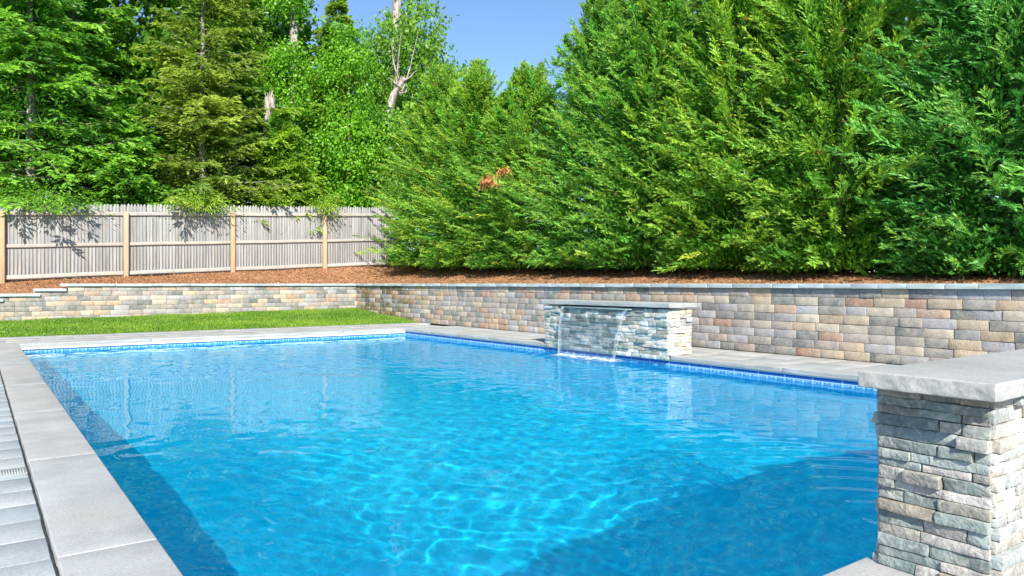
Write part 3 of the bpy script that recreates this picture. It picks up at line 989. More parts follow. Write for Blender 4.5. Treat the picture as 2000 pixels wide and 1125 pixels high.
while x < 10.6:
    short = 0.955 < x < 1.035
    k = 1 + rnd.uniform(-0.16, 0.14); w = rnd.uniform(-0.03, 0.03)
    fput('picket', pk_short if short else rnd.choice(pks), (x, FY + (0.0007 if i % 2 else -0.0007) + rnd.uniform(-0.0004, 0.0004), ftop(x) - 1.76 + 0.02 + rnd.uniform(-0.012, 0.012)), (k * (1 + w), k, k * (1 - w)), (0, rnd.uniform(-0.006, 0.006), 0))
    x += PKW; i += 1
V, F = rbox((0.105, 0.105, 1.72), 0.006)
post_me = npmesh('post', V, F, M['post'])
for px in posts_x:
    o = fput('post', post_me, (px, FY - 0.085, ftop(px) - 0.17 - 0.86), tint(0.1, 0.05))
for a, b in zip(posts_x[:-1], posts_x[1:]):
    L = b - a - 0.105
    for dz, hh in ((-0.215, 0.085), (-0.955, 0.075), (-1.66, 0.09)):
        V, F = rbox((L, 0.038, hh), 0.004, (6, 1, 1))
        sl = 0.0505 if dz > -1.5 else 0.0535
        V[:, 2] += V[:, 0] * sl + 0.004 * np.sin(V[:, 0] * 3 + a)
        m = (a + b) / 2
        me = npmesh('rail', V, F, M['rail'])
        fput('rail', me, (m, FY - 0.036, ftop(m) + dz), tint(0.08, 0.04))

# ------------------------------------------------------------------ vegetation
def rhombs(base, d, side, ln, wd, fold=0.0):
    """one kite-shaped leaf per row: base point, direction, side vector, length, width"""
    mid = base + d * (ln * 0.45)[:, None]
    tip = base + d * ln[:, None]
    a = mid + side * (wd / 2)[:, None]
    b = mid - side * (wd / 2)[:, None]
    V = np.stack([base, a, tip, b], 1).reshape(-1, 3)
    n = len(base)
    F = np.arange(4 * n).reshape(n, 4)
    return V, F

def unit(v): return v / (np.linalg.norm(v, axis=-1, keepdims=True) + 1e-9)

def cypress_arrays(seed, H, Rr, n_br, c_dark, c_light, inner=34000, off=(0, 0, 0), fine=1.0):
    """dense feathery conifer: upswept plumes of thin flat sprays all round, ragged outline"""
    g = np.random.default_rng(seed)
    t = g.random(n_br) ** 1.2 * 0.985 + 0.005
    az = g.random(n_br) * 2 * math.pi
    env = Rr * np.minimum(1.0, 1.25 * (1 - t) ** 0.78) * (0.80 + 0.20 * np.clip(t / 0.12, 0, 1))
    cl = vnoise(np.stack([np.cos(az) * 2.2, np.sin(az) * 2.2, t * 9], -1), seed)
    ln = env * (1 + 0.30 * cl) * g.uniform(0.66, 1.10, n_br) + 0.10 * fine
    rise = ln * (-0.02 + 0.50 * t + g.uniform(-0.14, 0.26, n_br)) + 0.40 * t * t * fine
    z0 = t * H - rise * 0.55
    out = np.stack([np.cos(az), np.sin(az), 0 * az], -1)
    up = np.array([0, 0, 1.0])
    sidev = np.stack([-np.sin(az), np.cos(az), 0 * az], -1)
    ns = 20
    s = ((np.arange(ns) + 0.5) / ns) ** 0.8 * 0.60 + 0.40
    s = np.concatenate([s, [1.0, 1.0]])
    ns = len(s)
    sB = np.broadcast_to(s, (n_br, ns)) + g.normal(0, 0.012, (n_br, ns))
    pos = out[:, None, :] * (ln[:, None] * sB)[..., None] + up * (z0[:, None] + rise[:, None] * sB ** 1.7)[..., None]
    pos = pos + sidev[:, None, :] * (g.normal(0, 0.12, n_br)[:, None] * sB ** 2)[..., None]
    sgn = np.where(np.arange(ns) % 2, 1.0, -1.0)[None, :] * np.ones((n_br, 1))
    sgn[:, -2:] *= 0.2
    bd = unit(out[:, None, :] * 1.0 + up * (rise / ln * 1.5)[:, None, None] * sB[..., None])
    tw = g.uniform(-0.9, 0.9, n_br)[:, None]
    sv = sidev[:, None, :] * np.cos(tw)[..., None] + up * np.sin(tw)[..., None]
    sdir = unit(bd * 1.0 + sv * (sgn * g.uniform(0.35, 0.7, (n_br, ns)))[..., None] + up * g.uniform(-0.05, 0.35, (n_br, ns))[..., None] + g.normal(0, 0.20, (n_br, ns, 3)))
    sl = (0.11 + 0.30 * (1.05 - sB)) * (0.5 + 0.5 * fine) * g.uniform(0.75, 1.3, (n_br, ns)) * (0.75 + 0.25 * (ln / Rr))[:, None]
    nl = 14
    k = (np.arange(nl) + 0.3) / nl
    P = pos[:, :, None, :] + sdir[:, :, None, :] * (sl[..., None] * k)[..., None]
    P[..., 2] -= (sl[..., None] * (k ** 2) * 0.18)
    pl = unit(np.cross(sdir, unit(sv * 0.6 + up * 0.8 + g.normal(0, 0.35, sdir.shape))))
    sg = np.where(np.arange(nl) % 2, 1.0, -1.0)
    sg[-1] = 0.0
    ld = unit(sdir[:, :, None, :] * 1.0 + pl[:, :, None, :] * (sg * 0.5)[None, None, :, None] + g.normal(0, 0.10, P.shape))
    nrm = unit(up * 0.8 + g.normal(0, 0.45, P.shape) + out[:, None, None, :] * 0.8)
    lside = unit(np.cross(ld, nrm))
    N = n_br * ns * nl
    llen = (g.uniform(0.040, 0.078, N) * np.tile(1.15 - 0.45 * k, n_br * ns))
    lwid = llen * g.uniform(0.19, 0.30, N)
    V, F = rhombs(P.reshape(-1, 3), ld.reshape(-1, 3), lside.reshape(-1, 3), llen, lwid)
    tone = np.repeat(np.clip(g.normal(0.40, 0.24, n_br), 0, 1), ns * nl) + g.normal(0, 0.12, N) + 0.30 * np.tile(k, n_br * ns)
    tone = np.clip(tone, 0, 1.15)[:, None]
    col = np.array(c_dark) * (1 - tone) + np.array(c_light) * tone
    hue = np.repeat(g.normal(0, 0.13, n_br), ns * nl)[:, None]
    col = col * np.concatenate([1 + hue, np.ones_like(hue), 1 - hue * 0.5], 1)
    brown = np.repeat(g.random(n_br * ns) < 0.004, nl)
    col[brown] = np.array((0.42, 0.17, 0.06)) * g.uniform(0.6, 1.1, (brown.sum(), 1))
    col4 = np.repeat(col, 4, 0)
    m = inner                                          # dark filler leaves inside the crown, added to block light through it
    tt = g.random(m) ** 1.1 * 0.93
    tt[: m // 6] *= 0.07
    rr = Rr * np.minimum(1.0, 1.25 * (1 - tt) ** 0.78) * np.sqrt(g.random(m)) * np.where(np.arange(m) < m // 6, 0.80, 0.70)
    aa = g.random(m) * 2 * math.pi
    base = np.stack([rr * np.cos(aa), rr * np.sin(aa), tt * H], -1)
    dd = unit(np.stack([np.cos(aa), np.sin(aa), g.uniform(-0.2, 0.9, m)], -1) + g.normal(0, 0.3, (m, 3)))
    ss = unit(np.cross(dd, g.normal(0, 1, (m, 3))))
    V2, F2 = rhombs(base, dd, ss, g.uniform(0.09, 0.16, m), g.uniform(0.025, 0.045, m))
    c2 = np.repeat(np.array(c_dark) * g.uniform(0.7, 1.1, (m, 1)), 4, 0)
    return np.concatenate([V, V2]) + np.array(off), np.concatenate([F, F2 + len(V)]), np.concatenate([col4, c2])

def cypress_mesh(name, seed, H, Rr, n_br, c_dark, c_light):
    parts = [cypress_arrays(seed, H, Rr, n_br, c_dark, c_light)]
    g = np.random.default_rng(seed + 500)
    for k in range(7):                                # side leaders that make the top ragged
        a = g.random() * 6.283; f = g.uniform(0.0, 0.62)
        zt = H * (1.03 - 0.45 * f)
        h = g.uniform(1.0, 1.7)
        rr = Rr * f
        parts.append(cypress_arrays(seed + 600 + k, h, g.uniform(0.24, 0.36), 22, c_dark, c_light, 60, (rr * math.cos(a), rr * math.sin(a), zt - h), 0.45))
    V, F, C, n = [], [], [], 0
    for v, f, c in parts:
        V.append(v); F.append(f + n); C.append(c); n += len(v)
    return npmesh(name, np.concatenate(V), np.concatenate(F), M['foliage'], False, np.concatenate(C))

def trunk_mesh(name, seed, H, r0, r1, mat, lean=(0, 0), limbs=0, limb_len=1.0, zlo=0.15, dead=False):
    g = np.random.default_rng(seed)
    n = 12
    zz = np.linspace(-0.3, H, n)
    pts = np.stack([lean[0] * zz / H + 0.03 * np.cumsum(g.normal(0, 0.5, n)) * (zz > 0), lean[1] * zz / H + 0.03 * np.cumsum(g.normal(0, 0.5, n)) * (zz > 0), zz], -1)
    rad = np.linspace(r0, r1, n); rad[0] *= 1.35
    b = MB()
    V, F = tube(pts, rad, 10)
    b.add(V, F)
    for k in range(limbs):
        f = g.uniform(zlo, 0.95)
        i = f * (n - 1); i0 = int(i)
        p = pts[i0] + (pts[min(i0 + 1, n - 1)] - pts[i0]) * (i - i0)
        a = g.random() * 6.28
        L = limb_len * (1 - 0.7 * f) * g.uniform(0.5, 1.1)
        d = np.array([math.cos(a), math.sin(a), g.uniform(-0.2, 0.35)])
        q = [p + d * L * u + np.array([0, 0, (0.25 if not dead else 0.6) * u * u * L - 0.12 * u * L]) + g.normal(0, 0.03, 3) * u for u in np.linspace(0, 1, 5)]
        rl = max(0.008, r0 * 0.16 * (1 - 0.6 * f))
        V, F = tube(q, np.linspace(rl, rl * 0.25, 5), 4)
        b.add(V, F)
    return b.mesh(name, mat, True)

def spruce_mesh(name, seed, H, Rr, zc, c_dark, c_light, dens=1.0, droop=0.15, shoot=0.11, gap=0.0, up_tip=0.25):
    """conifer with tiers of flat drooping boughs carrying finger-like shoots"""
    g = np.random.default_rng(seed)
    tiers = np.arange(zc, H - 0.15, 0.30 / dens)
    br = []
    for z in tiers:
        t = (z - zc) / (H - zc)
        nb = int(round((9 if t < 0.5 else 7) * (0.8 + 0.4 * g.random())))
        for k in range(nb):
            if g.random() < gap: continue
            br.append((z + g.normal(0, 0.30), g.random() * 6.283, (Rr * (1 - t) ** 0.8 * g.uniform(0.45, 1.18) + 0.12)))
    br = np.array(br)
    n = len(br)
    z0, az, ln = br.T
    out = np.stack([np.cos(az), np.sin(az), 0 * az], -1)
    sd_ = np.stack([-np.sin(az), np.cos(az), 0 * az], -1)
    up = np.array([0, 0, 1.0])
    nt = 17
    s = np.linspace(0.10, 1.0, nt)[None, :] + g.normal(0, 0.012, (n, nt))
    dr = droop * g.uniform(-0.4, 2.3, n)
    zc_ = z0[:, None] + ln[:, None] * (0.10 * s - dr[:, None] * s ** 1.4 + up_tip * 0.5 * np.clip(s - 0.55, 0, 1) ** 1.3)
    pos = out[:, None, :] * (ln[:, None] * s)[..., None]
    pos[..., 2] += zc_
    sg = np.where(np.arange(nt) % 2, 1.0, -1.0)[None, :] * np.ones((n, 1))
    sg[:, -1] = 0
    tdir = unit(out[:, None, :] * 0.75 + sd_[:, None, :] * (sg * 0.8)[..., None] - up * g.uniform(0.0, 0.45, (n, nt))[..., None] + g.normal(0, 0.12, (n, nt, 3)))
    tl = (0.12 + 0.42 * (1.03 - s)) * np.minimum(1.2, 0.45 + ln[:, None] * 0.45) * g.uniform(0.7, 1.25, (n, nt))
    tl[:, -1] = 0.18
    ns = 8
    k = (np.arange(ns) + 0.5) / ns
    P = pos[:, :, None, :] + tdir[:, :, None, :] * (tl[..., None] * k)[..., None]
    P[..., 2] -= tl[..., None] * k ** 2 * 0.25
    cr = unit(np.cross(tdir, np.broadcast_to(up, tdir.shape)))
    sg2 = np.where(np.arange(ns) % 2, 1.0, -1.0); sg2[-1] = 0
    d = unit(tdir[:, :, None, :] * 0.8 + cr[:, :, None, :] * (sg2 * 0.6)[None, None, :, None] + up * g.uniform(-0.35, 0.30, P.shape[:3])[..., None] + g.normal(0, 0.12, P.shape))
    N = n * nt * ns
    D = d.reshape(-1, 3)
    B0 = P.reshape(-1, 3)
    s1 = unit(np.cross(D, unit(up + g.normal(0, 0.35, (N, 3)))))
    s2 = unit(np.cross(D, s1))
    L = shoot * g.uniform(0.75, 1.35, N)
    W = L * g.uniform(0.28, 0.42, N)
    V1, F1 = rhombs(B0, D, s1, L, W)
    V2, F2 = rhombs(B0, D, s2, L, W * 0.8)
    m = 5200                                          # short shoots close to the trunk
    zi = g.uniform(zc + 0.3, H, m); fi = (zi - zc) / (H - zc)
    ai = g.random(m) * 6.283; ri = np.sqrt(g.random(m)) * Rr * 0.42 * (1 - fi) ** 0.7 + 0.08
    Bi = np.stack([ri * np.cos(ai), ri * np.sin(ai), zi], -1)
    Di = unit(np.stack([np.cos(ai), np.sin(ai), g.uniform(-0.5, 0.5, m)], -1) + g.normal(0, 0.4, (m, 3)))
    Si = unit(np.cross(Di, g.normal(0, 1, (m, 3))))
    V3, F3 = rhombs(Bi, Di, Si, shoot * g.uniform(0.9, 1.6, m), shoot * g.uniform(0.25, 0.4, m))
    c3 = np.repeat(np.array(c_dark) * g.uniform(0.8, 1.4, (m, 1)), 4, 0)
    tone = np.clip(np.repeat(g.normal(0.45, 0.28, n), nt * ns) + g.normal(0, 0.15, N) + 0.2 * np.tile(k, n * nt), 0, 1)[:, None]
    col = np.array(c_dark) * (1 - tone) + np.array(c_light) * tone
    c4 = np.repeat(col, 4, 0)
    return npmesh(name, np.concatenate([V1, V2, V3]), np.concatenate([F1, F2 + len(V1), F3 + 2 * len(V1)]), M['foliage'], False, np.concatenate([c4, c4, c3])), (z0, az, ln, dr)

def bough_mesh(name, info, mat, r=0.012):
    z0, az, ln, dr = info
    b = MB()
    for z, a, L, d in zip(z0, az, ln, dr):
        u = np.linspace(0, 0.93, 4)
        pts = np.stack([math.cos(a) * L * u, math.sin(a) * L * u, z + L * (0.10 * u - d * u ** 1.4 + 0.12 * np.clip(u - 0.55, 0, 1) ** 1.3)], -1)
        V, F = tube(pts, np.linspace(r * (0.6 + 0.5 * L), 0.004, 4), 4)
        b.add(V, F)
    return b.mesh(name, mat)

def leaf_cloud(name, seed, centres, n_leaf, size, c_dark, c_light, mat, spread=0.22, hang=0.3):
    """broad leaves in bunches around the given bunch centres"""
    g = np.random.default_rng(seed)
    C0 = np.asarray(centres)
    m = len(C0)
    P = np.repeat(C0, n_leaf, 0) + g.normal(0, spread, (m * n_leaf, 3)) * np.array([1, 1, 0.8])
    N = len(P)
    d = unit(g.normal(0, 1, (N, 3)) + np.array([0, 0, -hang * 2]))
    nrm = unit(np.array([-0.35, -0.6, 0.75]) + g.normal(0, 0.75, (N, 3)))
    sdv = unit(np.cross(d, nrm))
    L = size * g.uniform(0.65, 1.3, N)
    V, F = rhombs(P, d, sdv, L, L * g.uniform(0.5, 0.75, N))
    tone = np.clip(np.repeat(g.normal(0.5, 0.25, m), n_leaf) + g.normal(0, 0.2, N), 0, 1)[:, None]
    col = np.array(c_dark) * (1 - tone) + np.array(c_light) * tone
    return npmesh(name, V, F, mat, False, np.repeat(col, 4, 0))

def tree(name, label, cat, loc, rz=0, scale=1.0, group=None):
    o = empty(name, loc)
    o.rotation_euler = (0, 0, rz)
    o.scale = (scale,) * 3 if not isinstance(scale, tuple) else scale
    tag(o, label, cat, group)
    return o

# ---- cypress hedge along the deck wall
CD, CL = (0.09, 0.26, 0.032), (0.42, 0.68, 0.10)
cyp = [cypress_mesh('crown', 21 + k, 6.0, 1.75, 640, CD, CL) for k in range(3)]
cyp_trunk = trunk_mesh('trunk', 5, 5.4, 0.13, 0.02, M['bark_dark'], limbs=26, limb_len=1.2)
G_CYP = 'cypress hedge trees behind the deck wall'
cyps = [
    (10.55, 17.55, 6.55, 0, 0.3, 1.04, (1.08, 1.04, 0.9), 'leftmost cypress of the hedge, yellow green, spreading in front of the fence end'),
    (10.35, 15.45, 6.05, 1, 1.2, 0.98, (1.10, 1.05, 0.9), 'low bright green cypress next to the leftmost one'),
    (10.40, 13.35, 5.55, 2, 2.1, 0.98, (1.0, 1.0, 0.9), 'cypress with a dead orange branch hanging on its front'),
    (10.65, 11.15, 6.70, 0, 3.3, 1.02, (0.88, 0.98, 1.0), 'cypress with a pointed tip standing against the open blue sky'),
    (10.50, 9.55, 7.0, 1, 4.4, 1.01, (0.92, 0.98, 0.9), 'tall cypress behind the waterfall wall, its top reaching the picture edge'),
    (10.55, 7.75, 6.8, 2, 5.0, 1.00, (1.05, 1.0, 0.8), 'cypress right of the waterfall wall with a brownish thin top'),
    (10.55, 5.95, 6.9, 0, 5.9, 0.98, (1.08, 1.04, 0.85), 'broad cypress just left of the dark gap in the hedge'),
    (10.70, 3.75, 7.0, 1, 0.8, 1.06, (0.72, 0.96, 1.30), 'blue green cypress just right of the dark gap in the hedge'),
    (10.80, 1.95, 6.8, 2, 2.6, 1.10, (0.72, 0.96, 1.25), 'dark blue green cypress cut by the right edge of the picture'),
]
for x, y, top, k, rz, wsc, tn, lab in cyps:
    zb = float(bed_z(x, y))
    hs = (top + 0.12 - zb + 0.15) / 6.0
    tr = tree('cypress_tree', lab, 'tree', (x, y, zb), rz, (wsc, wsc, hs), G_CYP)
    o = link('crown', cyp[k], tr); o.location = (0, 0, 0.02); o.color = (*tn, 1); crown_o = o
    link('trunk', cyp_trunk, tr)
    if 'dead orange' in lab:
        g = np.random.default_rng(3)
        # dead spray hanging on the face towards the pool
        rot = Matrix.Rotation(-rz, 4, 'Z')
        for bi, (px_, py_, pz_, n_, sp_) in enumerate(((-1.68, -0.70, 2.42, 170, 0.11), (-1.55, -1.10, 2.66, 70, 0.07))):
            P = np.array([px_, py_, pz_]) + g.normal(0, sp_, (n_, 3)) * np.array([0.6, 1.3, 0.7])
            P[:, 2] -= 0.35 * np.abs(P[:, 1] - py_)
            d = unit(np.array([-0.3, -0.35, -0.8]) + g.normal(0, 0.3, (n_, 3)))
            sdv = unit(np.cross(d, g.normal(0, 1, (n_, 3))))
            V, F = rhombs(P, d, sdv, g.uniform(0.12, 0.22, n_), g.uniform(0.03, 0.05, n_))
            col = np.array((0.56, 0.24, 0.10)) * g.uniform(0.6, 1.25, (n_, 1))
            o = link('dead_branch', npmesh('dead_branch', V, F, M['foliage'], False, np.repeat(col, 4, 0)), crown_o)
            o.matrix_local = rot; o['label'] = 'dead orange brown spray'; o['kind'] = 'stuff'

# ---- spruces behind the fence
SD, SL = (0.10, 0.28, 0.028), (0.36, 0.64, 0.075)
YD, YL = (0.14, 0.26, 0.03), (0.46, 0.60, 0.10)
sp_big, sp_big_i = spruce_mesh('crown', 61, 10.5, 2.6, 2.3, SD, SL, dens=0.82, droop=0.24, shoot=0.165)
sp_thin, sp_thin_i = spruce_mesh('crown', 62, 11.0, 2.5, 1.9, YD, YL, dens=0.85, droop=0.14, shoot=0.15, gap=0.10)
sp_small, sp_small_i = spruce_mesh('crown', 63, 4.6, 1.55, 1.3, SD, SL, dens=1.2, droop=0.04, shoot=0.13, up_tip=0.5)
bo_big = bough_mesh('boughs', sp_big_i, M['bark'])
bo_thin = bough_mesh('boughs', sp_thin_i, M['bark'], 0.016)
bo_small = bough_mesh('boughs', sp_small_i, M['bark'])
tk_big = trunk_mesh('trunk', 71, 10.0, 0.15, 0.02, M['bark'], limbs=10, limb_len=1.6, zlo=0.12)
tk_thin = trunk_mesh('trunk', 72, 10.6, 0.12, 0.02, M['bark'], limbs=40, limb_len=2.0, zlo=0.15)
tk_small = trunk_mesh('trunk', 73, 4.4, 0.075, 0.012, M['bark'], limbs=20, limb_len=1.0, zlo=0.03)
G_SP = 'spruces behind the fence'
spr = [
    (1.10, 21.5, 'big', 0.0, 1.0, 1.0, (0.95, 1.0, 1.0), 'big lush spruce with a pale bare trunk, leftmost behind the fence'),
    (-1.4, 22.0, 'big', 1.7, 1.05, 1.1, (0.9, 1.0, 1.0), 'dark spruce cut by the left edge of the picture'),
    (2.3, 24.6, 'big', 3.2, 1.1, 1.2, (0.95, 1.0, 0.9), 'spruce rising behind the small one, tip out of the picture'),
    (3.22, 21.35, 'small', 0.5, 1.0, 1.0, (0.95, 0.98, 0.9), 'small young spruce with a leader shoot over the second fence panel'),
    (5.20, 21.55, 'thin', 0.2, 1.0, 0.95, (1.0, 0.97, 0.9), 'thin olive green spruce with a bare grey trunk over the fence middle'),
    (7.35, 21.6, 'small', 2.4, 1.05, 1.0, (1.25, 1.02, 0.8), 'small yellowish spruce leaning its boughs over the fence, next to the cypress hedge'),
    (9.70, 22.9, 'thin', 1.5, 0.92, 0.80, (0.95, 1.0, 0.95), 'spruce with a thin leader against the sky, half covered by vine'),
    (7.0, 25.2, 'thin', 4.0, 0.95, 1.05, (0.85, 0.95, 0.9), 'dull green spruce far behind the broken stump'),
]
OVER = {'leftmost behind the fence': (1.35, 19.78, 2.92, 0.42, 0.10, 520), 'over the fence middle': (4.68, 19.72, 3.08, 0.33, 0.12, 620),
        'next to the cypress hedge': (8.02, 19.75, 3.15, 0.20, 0.12, 260)}
kinds = {'big': (sp_big, bo_big, tk_big), 'thin': (sp_thin, bo_thin, tk_thin), 'small': (sp_small, bo_small, tk_small)}
for x, y, kd, rz, w, hs, tn, lab in spr:
    zb = 1.0 + 0.05 * max(0, x)
    tr = tree('spruce_tree', lab, 'tree', (x, y, zb), rz, (w, w, hs), G_SP)
    cm, bm_, tm = kinds[kd]
    o = link('crown', cm, tr); o.color = (*tn, 1); crown_o = o
    tk = link('trunk', tm, tr)
    link('boughs', bm_, tk)['kind'] = 'stuff'
    for key, (bx, by, bz, wx_, wz_, nn_) in OVER.items():
        if key in lab:
            g = np.random.default_rng(int(bx * 100))
            m = int(nn_ * 2.0)
            P = np.stack([g.normal(0, wx_, m), -np.abs(g.normal(0, 0.20, m)) + 0.10, g.normal(0, wz_, m)], -1)
            P[:, 2] -= 0.35 * np.abs(P[:, 0]) * 0.5 + 0.4 * np.clip(-P[:, 1], 0, 1)
            d = unit(P * np.array([0.8, 0.3, 0.6]) + np.array([0, -0.22, -0.18]) + g.normal(0, 0.22, (m, 3)))
            s1 = unit(np.cross(d, unit(np.array([0, 0, 1.0]) + g.normal(0, 0.4, (m, 3)))))
            s2 = unit(np.cross(d, s1))
            Lg = g.uniform(0.07, 0.125, m); Wg = Lg * g.uniform(0.20, 0.30, m)
            V1, F1 = rhombs(P, d, s1, Lg, Wg); V2, F2 = rhombs(P, d, s2, Lg, Wg * 0.8)
            tone = g.random((m, 1))
            cc = (np.array(SD) * (1 - tone) + np.array(SL) * tone) * np.array((1.35, 1.05, 0.9) if kd != 'big' else (1, 1, 1))
            c4 = np.repeat(cc, 4, 0)
            o = link('overhanging_bough', npmesh('overhanging_bough', np.concatenate([V1, V2]), np.concatenate([F1, F2 + len(V1)]), M['foliage'], False, np.concatenate([c4, c4])), crown_o)
            o.matrix_local = (Matrix.Translation((x, y, zb)) @ Matrix.Rotation(rz, 4, 'Z') @ Matrix.Diagonal((w, w, hs, 1))).inverted() @ Matrix.Translation((bx, by, bz))
            o.color = (1, 1, 1, 1); o['kind'] = 'stuff'

# ---- vine-covered dead trunks and broadleaf trees
VD, VL = (0.08, 0.26, 0.015), (0.26, 0.56, 0.035)
def column_centres(seed, n, z0, z1, r0, r1, fwd=0.0):
    g = np.random.default_rng(seed)
    z = g.uniform(z0, z1, n); f = (z - z0) / (z1 - z0)
    r = (r0 * (1 - f) + r1 * f) * np.sqrt(g.uniform(0.25, 1, n)) * (1 + 0.3 * np.sin(z * 2.3 + seed))
    a = g.random(n) * 6.283
    return np.stack([r * np.cos(a) - 0.33 * fwd, r * np.sin(a) - 0.94 * fwd, z], -1)
def blob_centres(seed, blobs, n):
    g = np.random.default_rng(seed)
    out = []
    tot = sum(b[3] ** 2 for b in blobs)
    for bx, by, bz, br in blobs:
        m = int(n * br * br / tot)
        d = unit(g.normal(0, 1, (m, 3)))
        out.append(np.array([bx, by, bz]) + d * (br * g.uniform(0.55, 1.05, m))[:, None] * np.array([1, 1, 0.85]))
    return np.concatenate(out)

# A: dead trunk wrapped in vine (left of centre)
a = tree('vine_covered_trunk', 'tall dead trunk wrapped in bright green vine left of the sky gap', 'tree', (8.35, 23.6, 1.3))
link('trunk', trunk_mesh('trunk', 81, 11.5, 0.19, 0.12, M['bark_dead'], lean=(0.15, 0)), a)
link('vine', leaf_cloud('vine', 82, np.concatenate([column_centres(83, 150, 0.5, 7.3, 1.1, 0.95, 0.1), column_centres(183, 110, 0.5, 7.3, 0.6, 0.55, 0.5), column_centres(84, 80, 8.3, 11.8, 0.95, 0.7), column_centres(184, 60, 8.3, 11.0, 0.5, 0.4, 0.4)]), 52, 0.105, VD, VL, M['leaf'], 0.20), a).color = (1, 1, 1, 1)
# B: broken stump
b_ = tree('broken_trunk', 'short broken grey trunk with a ragged white top among the spruces', 'tree stump', (7.30, 22.6, 1.3))
link('trunk', trunk_mesh('trunk', 85, 5.3, 0.19, 0.17, M['bark_dead'], lean=(0.1, 0)), b_)
spl = MB()
g = np.random.default_rng(8)
for k in range(22):
    aa = g.random() * 6.28; r = 0.15 * math.sqrt(g.random())
    p = np.array([0.10 + r * math.cos(aa), r * math.sin(aa), 5.2])
    V, F = tube([p, p + np.array([g.normal(0, .04), g.normal(0, .04), g.uniform(0.15, 0.42)])], [0.03, 0.004], 4)
    spl.add(V, F)
link('splinters', spl.mesh('splinters', M['bark_dead']), b_)
# C: vine masses climbing the spruce at centre
c_ = tree('climbing_vine', 'bright green vine mass hanging beside the hedge over the fence end', 'vine', (9.55, 21.7, 1.35))
link('leaves', leaf_cloud('leaves', 86, np.concatenate([column_centres(87, 150, 1.7, 4.2, 0.70, 0.85), column_centres(88, 150, 4.0, 7.6, 1.0, 0.55)]), 52, 0.100, VD, (0.28, 0.60, 0.035), M['leaf'], 0.19), c_)
link('stem', trunk_mesh('stem', 89, 7.0, 0.05, 0.015, M['bark_dark']), c_)
# D: leaning dead birch with bare limbs
d_ = tree('dead_birch', 'pale dead leaning trunk with bare white limbs left of the sky gap', 'tree', (11.2, 22.9, 1.35))
b = MB()
V, F = tube([(-0.15, 0, -0.2), (0.1, 0, 3.6), (0.35, 0, 5.2), (0.62, 0, 6.1), (0.95, 0, 6.75)], [0.17, 0.15, 0.145, 0.14, 0.13], 10); b.add(V, F)
g = np.random.default_rng(12)
for k, (dx, L) in enumerate(((-0.5, 1.5), (0.1, 1.9), (0.5, 2.2), (0.9, 1.6), (-0.9, 1.0), (1.1, 0.9))):
    p0 = np.array([0.9 - 0.15 * (k % 2), 0, 6.55 - 0.2 * (k % 3)])
    pts = [p0 + np.array([dx * u * 0.6 * L + 0.1 * dx * math.sin(u * 5), 0.1 * math.sin(k + u * 3), L * u * (1 if abs(dx) < 0.9 else 0.35)]) for u in np.linspace(0, 1, 7)]
    V, F = tube(pts, np.linspace(0.04, 0.008, 7), 6); b.add(V, F)
link('trunk', b.mesh('trunk', M['bark_dead'], True), d_)
e_ = tree('bare_trunk', 'tall bare peeling trunk rising into the sky beside the leafy tree', 'tree', (12.45, 24.5, 1.35))
link('trunk', trunk_mesh('trunk', 90, 12.5, 0.20, 0.16, M['bark_dead'], lean=(0.3, 0)), e_)
link('vine', leaf_cloud('vine', 101, np.concatenate([column_centres(102, 150, 0.8, 9.0, 0.9, 0.65), column_centres(103, 100, 0.8, 8.9, 0.6, 0.5, 0.5)]), 44, 0.115, (0.07, 0.21, 0.02), (0.22, 0.45, 0.04), M['leaf'], 0.26, 0.6), e_)
sh = tree('leafy_shrub', 'leafy shrub filling the space between fence end, hedge and the leaning dead trunk', 'shrub', (10.75, 22.0, 1.4))
link('stem', trunk_mesh('stem', 103, 4.6, 0.06, 0.015, M['bark_dark'], limbs=20, limb_len=1.2), sh)
link('leaves', leaf_cloud('leaves', 104, blob_centres(105, [(0.1, 0, 1.5, 0.95), (-0.1, 0, 2.7, 0.95), (0.25, 0, 3.9, 0.85), (0.3, 0, 4.7, 0.6)], 230), 48, 0.11, (0.07, 0.22, 0.02), (0.23, 0.50, 0.04), M['leaf'], 0.22, 0.5), sh)
# E: leafy tree left of the sky gap
f_ = tree('leafy_tree', 'broadleaf tree with long drooping leaves left of the sky gap', 'tree', (14.2, 25.0, 1.35))
link('trunk', trunk_mesh('trunk', 91, 9.0, 0.2, 0.03, M['bark_dark'], limbs=30, limb_len=2.6, zlo=0.3), f_)
link('crown', leaf_cloud('crown', 92, blob_centres(93, [(-0.6, 0, 8.2, 1.3), (0.2, -.3, 7.0, 1.7), (-0.9, -.2, 5.9, 1.7), (1.0, 0, 5.6, 1.7), (0, -.4, 4.2, 2.1), (-0.4, 0, 9.7, 1.2), (-1.2, 0, 8.9, 1.0), (1.7, -.2, 4.4, 1.5)], 600), 30, 0.17, (0.08, 0.22, 0.02), (0.23, 0.44, 0.04), M['leaf'], 0.22, 0.8), f_)
f2 = tree('leafy_tree', 'lower broadleaf tree sloping down behind the leftmost cypresses', 'tree', (16.8, 25.2, 1.35))
link('trunk', trunk_mesh('trunk', 94, 7.0, 0.16, 0.03, M['bark_dark'], limbs=26, limb_len=2.2, zlo=0.3), f2)
link('crown', leaf_cloud('crown', 95, blob_centres(96, [(-0.8, 0, 6.7, 1.2), (0.3, 0, 6.0, 1.2), (-0.5, 0, 5.0, 1.8), (1.2, 0, 5.0, 1.3), (2.0, 0, 4.0, 1.4), (0.3, 0, 3.6, 2.0)], 380), 30, 0.15, (0.08, 0.21, 0.02), (0.21, 0.42, 0.04), M['leaf'], 0.22, 0.7), f2)
